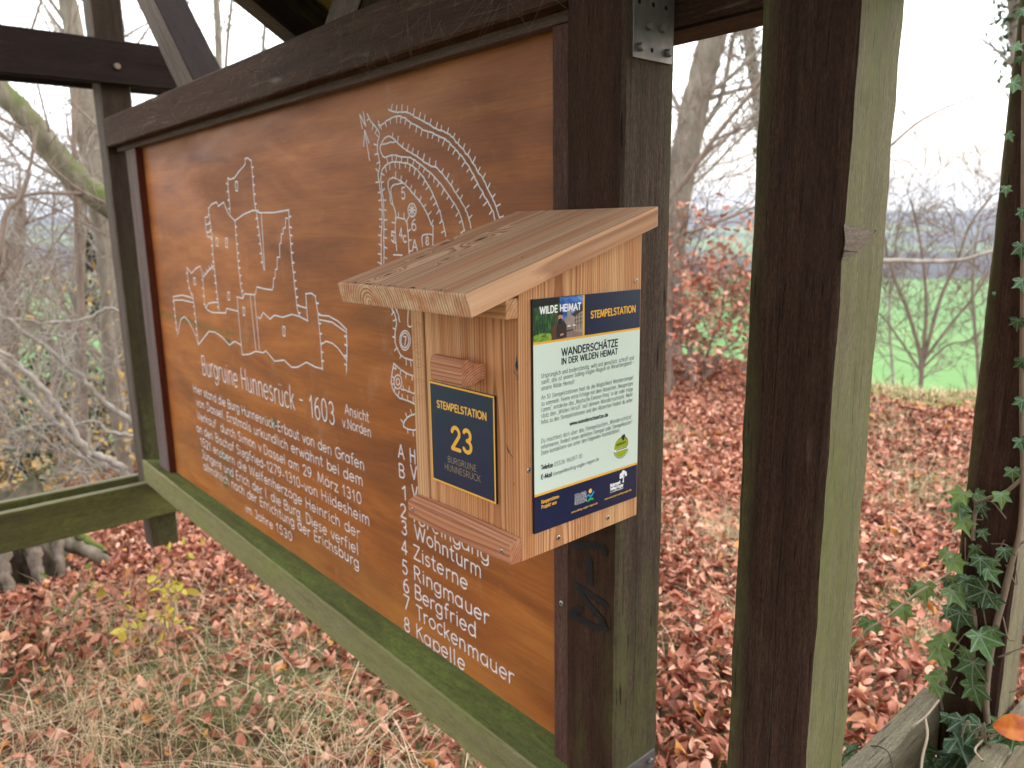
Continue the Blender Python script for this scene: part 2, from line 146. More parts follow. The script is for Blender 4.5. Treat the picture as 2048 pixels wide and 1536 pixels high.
# ------------------------------------------------------------------ helpers
def ray(x, y):
    v = rt*((x-1024)/FPX) - up*((y-768)/FPX) + fw
    return v
def at(x, y, axis, val):
    """where the sight line through a picture point meets the plane axis = val"""
    v = ray(x, y); o = (0, 0, EYE)
    return Vector(o) + v*((val-o[axis])/v[axis])
def atd(x, y, d):
    v = ray(x, y); return Vector((0, 0, EYE)) + v*(d/math.hypot(v.x, v.y))

def thing(name, label=None, cat=None, loc=(0, 0, 0), group=None):
    o = bpy.data.objects.new(name, None); COL.objects.link(o); o.location = loc; o.empty_display_size = .1
    tag(o, label, cat, group); return o
def tag(o, label=None, cat=None, group=None, kind=None):
    if label: o['label'] = label
    if cat: o['category'] = cat
    if group: o['group'] = group
    if kind: o['kind'] = kind
    return o

def mesh(name, V, F, mat, parent=None, gc=None, mi=None, smooth=False, attrs=None):
    """V world coordinates; the object sits at its parent's origin (or at the world's)."""
    V = np.asarray(V, dtype=np.float64).reshape(-1, 3)
    off = np.array(parent.matrix_basis.translation) if parent else np.zeros(3)
    if parent and parent.parent: off = off + np.array(parent.parent.matrix_basis.translation)
    me = bpy.data.meshes.new(name)
    if isinstance(F, np.ndarray):
        n, k = F.shape
        me.vertices.add(len(V)); me.vertices.foreach_set('co', (V-off).astype(np.float32).ravel())
        me.loops.add(n*k); me.loops.foreach_set('vertex_index', F.astype(np.int32).ravel())
        me.polygons.add(n); me.polygons.foreach_set('loop_start', np.arange(0, n*k, k, dtype=np.int32))
        me.update(calc_edges=True); me.validate()
    else:
        me.from_pydata((V-off).tolist(), [], F)
    for m in (mat if isinstance(mat, (list, tuple)) else [mat]): me.materials.append(m)
    if mi is not None: me.polygons.foreach_set('material_index', np.asarray(mi, dtype=np.int32))
    if smooth: me.polygons.foreach_set('use_smooth', np.ones(len(me.polygons), dtype=bool))
    if gc is not None:
        a = me.attributes.new('gc', 'FLOAT_VECTOR', 'POINT')
        a.data.foreach_set('vector', np.asarray(gc(V) if callable(gc) else gc, dtype=np.float32).ravel())
    for nm, arr in (attrs or {}).items():
        arr = np.asarray(arr, dtype=np.float32)
        if arr.ndim == 1:
            a = me.attributes.new(nm, 'FLOAT', 'POINT'); a.data.foreach_set('value', arr)
        else:
            a = me.attributes.new(nm, 'FLOAT_VECTOR', 'POINT'); a.data.foreach_set('vector', arr.ravel())
    me.update()
    o = bpy.data.objects.new(name, me); COL.objects.link(o)
    if parent: o.parent = parent
    return o

def join(parts):
    V, F, n = [], [], 0
    for v, f in parts:
        V.append(np.asarray(v)); F += [[i+n for i in q] for q in f]; n += len(v)
    return np.vstack(V), F

def bev(bm, w, seg=2):
    if w > 0:
        bmesh.ops.bevel(bm, geom=list(bm.edges), offset=w, segments=seg, profile=.6, affect='EDGES')
def arrays(bm):
    bmesh.ops.recalc_face_normals(bm, faces=bm.faces); bm.verts.index_update()
    V = np.array([v.co[:] for v in bm.verts]); F = [[v.index for v in f.verts] for f in bm.faces]
    bm.free(); return V, F
def cbox(x0, x1, y0, y1, z0, z1, b=.0015, seg=2):
    bm = bmesh.new(); bmesh.ops.create_cube(bm, size=1)
    for v in bm.verts:
        v.co = ((x0+x1)/2+v.co.x*(x1-x0), (y0+y1)/2+v.co.y*(y1-y0), (z0+z1)/2+v.co.z*(z1-z0))
    bev(bm, b, seg); return arrays(bm)
def prism(poly, axis, a0, a1, b=.0015, seg=2):
    """poly in the other two coordinates, extruded along axis from a0 to a1"""
    def P(p, a):
        if axis == 0: return (a, p[0], p[1])
        if axis == 1: return (p[0], a, p[1])
        return (p[0], p[1], a)
    bm = bmesh.new()
    A = [bm.verts.new(P(p, a0)) for p in poly]; B = [bm.verts.new(P(p, a1)) for p in poly]
    bm.faces.new(A); bm.faces.new(B[::-1]); n = len(poly)
    for i in range(n): bm.faces.new((A[i], B[i], B[(i+1) % n], A[(i+1) % n]))
    bev(bm, b, seg); return arrays(bm)
def disc(c, nrm, r, h, n=16, dome=.4):
    nrm = Vector(nrm).normalized(); a = nrm.orthogonal().normalized(); b = nrm.cross(a); c = Vector(c)
    V = []; F = []
    for k, (rr, hh) in enumerate(((r, 0), (r, h*.6), (r*.8, h))):
        for i in range(n):
            t = 2*math.pi*i/n; V.append(c+nrm*hh+(a*math.cos(t)+b*math.sin(t))*rr)
    for k in range(2):
        for i in range(n): F.append([k*n+i, k*n+(i+1) % n, (k+1)*n+(i+1) % n, (k+1)*n+i])
    F.append([2*n+i for i in range(n)])
    return np.array([v[:] for v in V]), F
def screw(c, nrm, r):
    V, F = disc(c, nrm, r, r*.35)
    nrm = Vector(nrm).normalized(); a = nrm.orthogonal().normalized(); b = nrm.cross(a); c = Vector(c)
    V2, F2 = disc(c+nrm*r*.352, nrm, r*.42, r*.02, 6)
    nf = len(F)
    Vj, Fj = join([(V, F), (V2, F2)])
    return Vj, Fj, [0]*nf+[1]*len(F2)

nrng = np.random.default_rng(7)
def beam(p0, p1, side, w, h, b=.004, n=24, jit=.0008):
    """a sawn timber from p0 to p1; w along `side`, h across; slightly uneven chamfered edges. returns V, F, gc, material index by side"""
    p0, p1 = np.array(p0, float), np.array(p1, float); d = p1-p0; L = np.linalg.norm(d); d /= L
    u = np.array(side, float); u -= d*(u@d); u /= np.linalg.norm(u); v = np.cross(d, u)
    prof = []
    for sx, sy in ((1, 1), (-1, 1), (-1, -1), (1, -1)):
        a = (sx*(w/2-b), sy*h/2); c = (sx*w/2, sy*(h/2-b))
        prof += ([c, a] if sx*sy > 0 else [a, c])
    prof = np.array(prof); m = len(prof)
    V = []; G = []; E = []
    ph = nrng.uniform(-5, 5, 2)
    walk = np.cumsum(nrng.normal(0, jit*.6, (n+1, m, 2)), 0)
    walk *= .05; walk -= np.linspace(0, 1, n+1)[:, None, None]*walk[-1]
    for i in range(n+1):
        t = i/n
        q = prof + walk[i]*.5 + nrng.normal(0, jit*.5, (m, 2))
        for a in q:
            V.append(p0+d*L*t+u*a[0]+v*a[1]); G.append((L*t+ph[0], a[0]+ph[1]*.05, a[1]+ph[1]*.03)); E.append((a[0]*2/w, a[1]*2/h, t))
    F = []; mi = []
    for i in range(n):
        for k in range(m):
            k2 = (k+1) % m
            F.append([i*m+k, i*m+k2, (i+1)*m+k2, (i+1)*m+k]); mi.append(k)
    F.append([k for k in range(m)][::-1]); F.append([n*m+k for k in range(m)]); mi += [8, 9]
    return np.array(V), F, np.array(G), mi, np.array(E)
def timber(name, p0, p1, side, w, h, mat, parent, b=.004, n=24, jit=.0008, faces=None):
    """faces: {side index: material index}; sides 0:+u 2:+v 4:-u 6:-v"""
    V, F, G, mi, uv = beam(p0, p1, side, w, h, b, n, jit)
    if faces: 
        # strip k runs between profile points k and k+1
        mi = [faces.get(k, 0) for k in mi]
    else: mi = [0]*len(F)
    return mesh(name, V, F, mat, parent, gc=G, mi=mi, attrs={'ed': uv})

# ---- tubes
def tube(P, rad, n=5):
    P = np.asarray(P, float); m = len(P); rad = np.broadcast_to(np.asarray(rad, float), (m,))
    T = np.gradient(P, axis=0); T /= np.linalg.norm(T, axis=1)[:, None]+1e-9
    ref = np.array([0, 0, 1.]) if abs(T[:, 2]).mean() < .8 else np.array([1., 0, 0])
    A = np.cross(T, ref); A /= np.linalg.norm(A, axis=1)[:, None]+1e-9; B = np.cross(T, A)
    th = np.linspace(0, 2*np.pi, n, endpoint=False)
    V = P[:, None, :]+rad[:, None, None]*(np.cos(th)[None, :, None]*A[:, None, :]+np.sin(th)[None, :, None]*B[:, None, :])
    i = np.arange(m-1)[:, None]; k = np.arange(n)[None, :]; k2 = (k+1) % n
    F = np.stack([i*n+k, i*n+k2, (i+1)*n+k2, (i+1)*n+k], -1).reshape(-1, 4)
    return V.reshape(-1, 3), F
class Tubes:
    def __init__(s): s.V = []; s.F = []; s.n = 0
    def add(s, P, r, n=5):
        v, f = tube(P, r, n); s.V.append(v); s.F.append(f+s.n); s.n += len(v)
    def raw(s, v, f): s.V.append(v); s.F.append(f+s.n); s.n += len(v)
    def build(s, name, mat, parent=None, smooth=True):
        return mesh(name, np.vstack(s.V), np.vstack(s.F), mat, parent, smooth=smooth)

def smooth_line(P, sub=4):
    """Catmull-Rom through P"""
    P = np.asarray(P, float)
    if len(P) < 3: return P
    Q = np.vstack([2*P[0]-P[1], P, 2*P[-1]-P[-2]]); o = []
    for i in range(1, len(Q)-2):
        for t in np.linspace(0, 1, sub, endpoint=False):
            a, b, c, d = Q[i-1], Q[i], Q[i+1], Q[i+2]
            o.append(.5*((2*b)+(c-a)*t+(2*a-5*b+4*c-d)*t*t+(3*b-a-3*c+d)*t**3))
    o.append(P[-1]); return np.array(o)

# ---- flat ribbons: lettering and line drawings
def ribbon(pts, w, cap=5):
    """clean 2-D strip of width w with round ends; returns 2-D verts and faces"""
    P = np.asarray(pts, float)
    keep = [0]+[i for i in range(1, len(P)) if np.linalg.norm(P[i]-P[i-1]) > 1e-6]; P = P[keep]
    if len(P) == 1: P = np.vstack([P, P+[[w*.02, 0]]])
    d = np.diff(P, axis=0); d /= np.linalg.norm(d, axis=1)[:, None]
    closed = len(P) > 6 and np.linalg.norm(P[0]-P[-1]) < w*.05
    if closed: cap = 0
    t = np.vstack([d[:1], d[:-1]+d[1:], d[-1:]])
    if closed: t[0] = t[-1] = d[0]+d[-1]
    t = t; t /= np.linalg.norm(t, axis=1)[:, None]+1e-9
    nn = np.stack([-t[:, 1], t[:, 0]], 1)
    dn = np.stack([-d[:, 1], d[:, 0]], 1)
    k = np.ones(len(P)); k[1:-1] = 1/np.clip((nn[1:-1]*dn[:-1]).sum(1), .55, 1)
    Lf = P+nn*(w/2*k)[:, None]; Rg = P-nn*(w/2*k)[:, None]; m = len(P)
    V = np.vstack([Lf, Rg]); F = [[i, i+1, m+i+1, m+i] for i in range(m-1)]
    V = V.tolist()
    if cap:
        for (i, sg) in ((0, 1), (m-1, -1)):
            a0 = math.atan2(nn[i][1], nn[i][0]); ids = [i]
            for j in range(1, cap):
                a = a0+sg*math.pi*j/cap; ids.append(len(V)); V.append([P[i][0]+math.cos(a)*w/2, P[i][1]+math.sin(a)*w/2])
            ids.append(m+i); F.append(ids)
    return V, F
def split_corners(P, ang=40):
    P = [tuple(p) for p in P]; o = []; cur = [P[0]]
    for i in range(1, len(P)-1):
        cur.append(P[i]); a = np.subtract(P[i], P[i-1]); b = np.subtract(P[i+1], P[i])
        c = (a@b)/(np.linalg.norm(a)*np.linalg.norm(b)+1e-12)
        if c < math.cos(R(ang)): o.append(cur); cur = [P[i]]
    cur.append(P[-1]); o.append(cur); return o
class Flat:
    """collects ribbons and polygons lying in one plane; to3 maps (a, b, lift) to the world"""
    def __init__(s, to3): s.to3 = to3; s.V = []; s.F = []; s.mi = []; s.k = 0
    def poly(s, pts, lift, mi=0):
        n = len(s.V); s.V += [s.to3(a, b, lift) for a, b in pts]; s.F.append(list(range(n, n+len(pts)))); s.mi.append(mi)
    def stroke(s, pts, w, lift, mi=0, cap=5, edge=0):
        if edge: s.stroke([(a+.0003, b-.0004) for a, b in pts], w+edge, lift-.0003, 1, cap)  # wider brown stroke shifted right and down: painted shadow along the groove edge
        for q in split_corners(pts) if len(pts) > 2 else [pts]:
            v, f = ribbon(q, w, cap); n = len(s.V); s.k += 1
            lf = lift+(s.k % 7)*.00002
            s.V += [s.to3(a, b, lf) for a, b in v]; s.F += [[i+n for i in g] for g in f]; s.mi += [mi]*len(f)
    def build(s, name, mat, parent): return mesh(name, s.V, s.F, mat, parent, mi=s.mi)

# ---- a single-stroke sans alphabet (cap height 1)
def arc(cx, cy, rx, ry, a0, a1, n=10):
    return [(cx+rx*math.cos(R(a0+(a1-a0)*i/n)), cy+ry*math.sin(R(a0+(a1-a0)*i/n))) for i in range(n+1)]
X_ = .68
bowl = lambda cx=.27: arc(cx, .34, .25, .34, 0, 360, 16)
GL = {
 'A': (.74, [[(.02, 0), (.36, 1), (.70, 0)], [(.13, .32), (.59, .32)]]),
 'B': (.62, [[(.08, 0), (.08, 1)], [(.08, 1)]+arc(.32, .765, .22, .235, 90, -90)+[(.08, .53)], [(.32, .53)]+arc(.34, .265, .25, .265, 90, -90)+[(.08, 0)]]),
 'C': (.72, [arc(.42, .5, .37, .5, 48, 312, 16)]),
 'D': (.70, [[(.08, 0), (.08, 1)], [(.08, 1), (.26, 1)]+arc(.27, .5, .37, .5, 90, -90, 14)+[(.08, 0)]]),
 'E': (.54, [[(.48, 1), (.08, 1), (.08, 0), (.48, 0)], [(.08, .52), (.44, .52)]]),
 'F': (.52, [[(.48, 1), (.08, 1), (.08, 0)], [(.08, .52), (.43, .52)]]),
 'G': (.78, [arc(.42, .5, .37, .5, 48, 360, 18)+[(.45, .5)]]),
 'H': (.70, [[(.08, 0), (.08, 1)], [(.62, 0), (.62, 1)], [(.08, .53), (.62, .53)]]),
 'I': (.20, [[(.10, 0), (.10, 1)]]),
 'J': (.46, [[(.36, 1), (.36, .25)]+arc(.19, .22, .17, .22, 0, -150, 8), [(.12, 1), (.36, 1)]]),
 'K': (.62, [[(.08, 0), (.08, 1)], [(.56, 1), (.09, .45)], [(.24, .62), (.60, 0)]]),
 'L': (.48, [[(.08, 1), (.08, 0), (.45, 0)]]),
 'M': (.86, [[(.06, 0), (.14, 1), (.43, .1), (.72, 1), (.80, 0)]]),
 'N': (.74, [[(.08, 0), (.08, 1), (.66, 0), (.66, 1)]]),
 'O': (.84, [arc(.42, .5, .37, .5, 90, 450, 22)]),
 'P': (.58, [[(.08, 0), (.08, 1)], [(.08, 1), (.27, 1)]+arc(.28, .735, .25, .265, 90, -90)+[(.08, .47)]]),
 'R': (.62, [[(.08, 0), (.08, 1)], [(.08, 1), (.27, 1)]+arc(.28, .745, .24, .255, 90, -90)+[(.08, .49)], [(.27, .49), (.56, 0)]]),
 'S': (.58, [arc(.29, .755, .215, .245, 35, 270, 12)+arc(.29, .255, .235, .255, 90, -150, 12)[1:]]),
 'T': (.56, [[(.02, 1), (.54, 1)], [(.28, 1), (.28, 0)]]),
 'U': (.68, [[(.08, 1), (.08, .27)]+arc(.34, .27, .26, .27, 180, 360, 12)+[(.60, 1)]]),
 'V': (.68, [[(.02, 1), (.34, 0), (.66, 1)]]),
 'W': (.98, [[(.02, 1), (.26, 0), (.49, .95), (.72, 0), (.96, 1)]]),
 'X': (.64, [[(.02, 0), (.62, 1)], [(.02, 1), (.62, 0)]]),
 'Y': (.62, [[(.02, 1), (.31, .48), (.60, 1)], [(.31, .48), (.31, 0)]]),
 'Z': (.60, [[(.05, 1), (.55, 1), (.04, 0), (.57, 0)]]),
 'a': (.60, [bowl(), [(.52, .68), (.52, 0)]]),
 'b': (.60, [bowl(.33), [(.08, 1.02), (.08, 0)]]),
 'c': (.48, [arc(.28, .34, .24, .34, 50, 310, 12)]),
 'd': (.60, [bowl(), [(.52, 1.02), (.52, 0)]]),
 'e': (.56, [[(.03, .35), (.52, .35)]+arc(.275, .34, .245, .34, 2, 315, 14)]),
 'f': (.36, [arc(.29, .84, .15, .2, 70, 180, 6)+[(.14, 0)], [(.02, .66), (.30, .66)]]),
 'g': (.60, [bowl(), [(.52, .68), (.52, -.08)]+arc(.28, -.08, .24, .22, 0, -150, 10)]),
 'h': (.56, [[(.08, 1.02), (.08, 0)], [(.08, .36)]+arc(.28, .44, .20, .24, 180, 0, 10)+[(.48, 0)]]),
 'i': (.20, [[(.10, .68), (.10, 0)], [(.10, .90), (.10, .91)]]),
 'j': (.20, [[(.10, .68), (.10, -.12), (.02, -.26)], [(.10, .90), (.10, .91)]]),
 'k': (.50, [[(.08, 1.02), (.08, 0)], [(.44, .68), (.09, .30)], [(.20, .42), (.47, 0)]]),
 'l': (.20, [[(.10, 1.02), (.10, 0)]]),
 'm': (.86, [[(.08, .68), (.08, 0)], [(.08, .42)]+arc(.255, .47, .175, .21, 180, 0, 8)+[(.43, 0)], [(.43, .42)]+arc(.605, .47, .175, .21, 180, 0, 8)+[(.78, 0)]]),
 'n': (.56, [[(.08, .68), (.08, 0)], [(.08, .36)]+arc(.28, .44, .20, .24, 180, 0, 10)+[(.48, 0)]]),
 'o': (.58, [arc(.29, .34, .26, .34, 90, 450, 16)]),
 'p': (.60, [bowl(.33), [(.08, .68), (.08, -.30)]]),
 'r': (.38, [[(.08, .68), (.08, 0)], [(.08, .38)]+arc(.29, .42, .21, .26, 180, 65, 7)]),
 's': (.44, [arc(.22, .51, .15, .17, 35, 270, 9)+arc(.22, .17, .175, .17, 90, -150, 9)[1:]]),
 't': (.36, [[(.15, .95), (.15, .14)]+arc(.28, .14, .13, .14, 180, 280, 5), [(.02, .68), (.31, .68)]]),
 'u': (.56, [[(.08, .68), (.08, .24)]+arc(.28, .24, .20, .24, 180, 360, 10)+[(.48, .68)], [(.48, .3), (.48, 0)]]),
 'v': (.50, [[(.02, .68), (.25, 0), (.48, .68)]]),
 'w': (.76, [[(.02, .68), (.20, 0), (.38, .64), (.56, 0), (.74, .68)]]),
 'x': (.48, [[(.03, 0), (.45, .68)], [(.03, .68), (.45, 0)]]),
 'y': (.50, [[(.02, .68), (.25, 0)], [(.48, .68), (.25, 0), (.13, -.28)]]),
 'z': (.46, [[(.04, .68), (.42, .68), (.04, 0), (.43, 0)]]),
 '0': (.60, [arc(.30, .5, .24, .5, 90, 450, 20)]),
 '1': (.40, [[(.08, .74), (.26, 1), (.26, 0)]]),
 '2': (.58, [arc(.29, .74, .22, .26, 170, -28, 12)+[(.06, 0), (.54, 0)]]),
 '3': (.58, [arc(.28, .76, .20, .24, 150, -90, 12), arc(.28, .26, .23, .26, 90, -150, 12)]),
 '4': (.60, [[(.42, 0), (.42, 1), (.04, .26), (.56, .26)]]),
 '5': (.58, [[(.49, 1), (.16, 1), (.11, .55)]+arc(.28, .31, .23, .31, 125, -145, 14)]),
 '6': (.58, [arc(.47, .36, .41, .64, 95, 176, 8), arc(.29, .30, .23, .30, 180, 540, 18)]),
 '7': (.54, [[(.04, 1), (.50, 1), (.18, 0)]]),
 '8': (.58, [arc(.29, .76, .19, .24, -90, 270, 16), arc(.29, .26, .23, .26, 90, 450, 16)]),
 '9': (.58, [arc(.11, .64, .41, .64, -85, -4, 8), arc(.29, .70, .23, .30, 0, 360, 18)]),
 '.': (.20, [[(.10, .02), (.10, .03)]]), ',': (.20, [[(.12, .04), (.06, -.12)]]), ':': (.20, [[(.10, .02), (.10, .03)], [(.10, .5), (.10, .51)]]),
 '-': (.36, [[(.05, .36), (.31, .36)]]), '–': (.56, [[(.04, .36), (.52, .36)]]), '!': (.20, [[(.10, 1), (.10, .3)], [(.10, .02), (.10, .03)]]),
 '?': (.50, [arc(.24, .77, .19, .23, 165, -60, 10)+[(.22, .3)], [(.22, .02), (.22, .03)]]),
 '„': (.32, [[(.11, .04), (.05, -.14)], [(.25, .04), (.19, -.14)]]), '“': (.32, [[(.05, .84), (.11, 1.02)], [(.19, .84), (.25, 1.02)]]),
 '@': (.95, [arc(.47, .4, .17, .2, 0, 360, 12), arc(.47, .4, .42, .46, 300, -20, 18), [(.65, .6), (.65, .24), (.8, .24)]]),
 ' ': (.30, []),
}
for a, b, h in (('ä', 'a', .92), ('ö', 'o', .92), ('ü', 'u', .92), ('Ä', 'A', 1.2), ('Ö', 'O', 1.2), ('Ü', 'U', 1.2)):
    ad, st = GL[b]; GL[a] = (ad, st+[[(ad/2-.12, h), (ad/2-.12, h+.01)], [(ad/2+.12, h), (ad/2+.12, h+.01)]])
def write(flat, text, x0, y0, x1, y1, cap, w, lift, mi=0, capn=4, rnd=None, track=.10, edge=0):
    tot = sum(GL[ch][0] for ch in text)+track*(len(text)-1)
    sx = (x1-x0)/max(tot, 1e-6); dx = 0
    for ch in text:
        ad, st = GL[ch]
        jx = rnd.gauss(0, .012) if rnd else 0; jy = rnd.gauss(0, .02) if rnd else 0
        for s in st:
            t = (dx+ad/2)/tot
            P = [(x0+(dx+jx+px)*sx, y0+(y1-y0)*t+(py+jy)*cap) for px, py in s]
            flat.stroke(P, w, lift, mi, capn, edge)
        dx += ad+track

# ------------------------------------------------------------------ materials
class NT:
    def __init__(s, name, rough=.6, spec=.3):
        s.m = bpy.data.materials.new(name); s.m.use_nodes = True; s.t = s.m.node_tree; s.b = s.t.nodes['Principled BSDF']
        s.b.inputs['Roughness'].default_value = rough; s.b.inputs['Specular IOR Level'].default_value = spec
    def n(s, typ, **kw):
        x = s.t.nodes.new(typ)
        for k, v in kw.items(): setattr(x, k, v)
        return x
    def l(s, a, b): s.t.links.new(a, b)
    def set(s, sock, v):
        if isinstance(v, bpy.types.NodeSocket): s.l(v, sock)
        else: sock.default_value = v
    def gc(s): return s.n('ShaderNodeAttribute', attribute_name='gc').outputs['Vector']
    def obj(s): return s.n('ShaderNodeTexCoord').outputs['Object']
    def map(s, v, scale=(1, 1, 1), loc=(0, 0, 0)):
        x = s.n('ShaderNodeMapping'); s.l(v, x.inputs[0]); x.inputs['Scale'].default_value = scale; x.inputs['Location'].default_value = loc; return x.outputs[0]
    def noise(s, v, scale=5, detail=3, rough=.5, dist=0):
        x = s.n('ShaderNodeTexNoise'); s.l(v, x.inputs['Vector']); x.inputs['Scale'].default_value = scale
        x.inputs['Detail'].default_value = detail; x.inputs['Roughness'].default_value = rough; x.inputs['Distortion'].default_value = dist; return x.outputs['Fac']
    def math(s, op, a, b=0, c=0, clamp=False):
        x = s.n('ShaderNodeMath', operation=op, use_clamp=clamp); s.set(x.inputs[0], a); s.set(x.inputs[1], b); s.set(x.inputs[2], c); return x.outputs[0]
    def ramp(s, f, *st):
        x = s.n('ShaderNodeValToRGB'); s.l(f, x.inputs[0]); e = x.color_ramp.elements
        while len(e) < len(st): e.new(.5)
        for i, (p, c) in enumerate(st):
            e[i].position = p; e[i].color = (*c, 1) if len(c) == 3 else c
        return x.outputs[0]
    def rng(s, f, a, b, c=0, d=1):
        x = s.n('ShaderNodeMapRange'); s.l(f, x.inputs[0])
        for i, v in enumerate((a, b, c, d)): x.inputs[i+1].default_value = v
        return x.outputs[0]
    def mix(s, f, a, b, mode='MIX'):
        x = s.n('ShaderNodeMix', data_type='RGBA', blend_type=mode); s.set(x.inputs[0], f)
        s.set(x.inputs[6], (*a, 1) if isinstance(a, tuple) else a); s.set(x.inputs[7], (*b, 1) if isinstance(b, tuple) else b); return x.outputs[2]
    def sep(s, v):
        x = s.n('ShaderNodeSeparateXYZ'); s.l(v, x.inputs[0]); return x.outputs
    def comb(s, a, b, c):
        x = s.n('ShaderNodeCombineXYZ'); s.set(x.inputs[0], a); s.set(x.inputs[1], b); s.set(x.inputs[2], c); return x.outputs[0]
    def col(s, c): s.set(s.b.inputs['Base Color'], (*c, 1) if isinstance(c, tuple) else c)
    def bump(s, h, dist=.001, st=1):
        x = s.n('ShaderNodeBump'); x.inputs['Distance'].default_value = dist; x.inputs['Strength'].default_value = st
        s.l(h, x.inputs['Height']); s.l(x.outputs[0], s.b.inputs['Normal'])
def plain(name, c, rough=.5, spec=.3, metal=0, var=0):
    m = NT(name, rough, spec); m.b.inputs['Metallic'].default_value = metal
    if var:
        f = m.noise(m.obj(), 60, 4); m.col(m.mix(f, tuple(x*(1-var) for x in c), tuple(min(1, x*(1+var)) for x in c)))
    else: m.col(c)
    return m.m

def larch(name, light, dark, spacing=.0035, rough=.62, knots=(), grey=0):
    """planed softwood: growth rings round the pith (gc x along the grain, y z across, pith at 0)"""
    m = NT(name, rough, .12); g = m.gc(); x, y, z = m.sep(g)
    n1 = m.math('SUBTRACT', m.noise(m.map(g, (1.6, 7, 7)), 1, 2), .5)
    n2 = m.math('SUBTRACT', m.noise(m.map(g, (1.6, 7, 7), (9, 3, 1)), 1, 2), .5)
    yy = m.math('MULTIPLY_ADD', n1, .022, y); zz = m.math('MULTIPLY_ADD', n2, .022, z)
    r = m.math('SQRT', m.math('ADD', m.math('MULTIPLY', yy, yy), m.math('MULTIPLY', zz, zz)))
    ph = m.math('DIVIDE', r, spacing)
    kd = None
    for (kx, ky, kz, s) in knots:
        a = m.math('MULTIPLY', m.math('SUBTRACT', x, kx), .45); b = m.math('SUBTRACT', y, ky); c = m.math('SUBTRACT', z, kz)
        q = m.math('ADD', m.math('ADD', m.math('MULTIPLY', a, a), m.math('MULTIPLY', b, b)), m.math('MULTIPLY', c, c))
        e = m.math('EXPONENT', m.math('MULTIPLY', q, -1/(s*s*5)))
        ph = m.math('MULTIPLY_ADD', e, 4.0, ph)
        e2 = m.math('EXPONENT', m.math('MULTIPLY', q, -1/(s*s*.6)))
        kd = e2 if kd is None else m.math('ADD', kd, e2)
    ph = m.math('MULTIPLY_ADD', m.noise(m.map(g, (.8, 30, 30)), 1, 2), .5, ph)
    f = m.math('FRACT', ph); wn = m.n('ShaderNodeTexWhiteNoise', noise_dimensions='1D'); m.l(m.math('FLOOR', ph), wn.inputs['W'])
    prof = m.ramp(f, (0, (0,)*3), (.40, (.06,)*3), (.74, (.85,)*3), (.93, (1,)*3), (1, (0,)*3))
    amp = m.math('MULTIPLY_ADD', wn.outputs['Value'], .5, .5)
    fib = m.noise(m.map(g, (14, 900, 900)), 1, 3, .7)
    pale = tuple(min(.9, v*w) for v, w in zip(light, (1.14, 1.22, 1.30))); red = tuple(v*w for v, w in zip(light, (.74, .52, .44)))
    band = m.noise(m.map(g, (.6, 26, 26), (2, 5, 7)), 1, 3, .6)
    c0 = m.mix(m.rng(band, .34, .66), pale, red)
    st1 = m.noise(m.map(g, (1.6, 75, 75), (1, 2, 3)), 1, 4, .7)
    c0 = m.mix(m.rng(st1, .48, .72, 0, .7), c0, tuple(v*.62 for v in red))
    c1 = m.mix(m.math('MULTIPLY', prof, amp), c0, dark)
    c2 = m.mix(m.rng(fib, .3, .75, 0, .30), c1, tuple(v*.5 for v in light))
    if grey: c2 = m.mix(m.rng(m.noise(m.map(g, (3, 20, 20)), 1, 4), .35, .7, 0, grey), c2, (.20, .165, .125))
    if kd is not None: c2 = m.mix(m.math('MULTIPLY', kd, .92, clamp=True), c2, (.045, .018, .009))
    pores = m.math('GREATER_THAN', m.noise(m.map(g, (40, 420, 420)), 1, 1), .74)
    c2 = m.mix(m.math('MULTIPLY', pores, .35), c2, (.10, .045, .02))
    m.col(c2); m.bump(m.math('ADD', fib, m.math('MULTIPLY', prof, -.6)), .0004, .25)
    return m.m

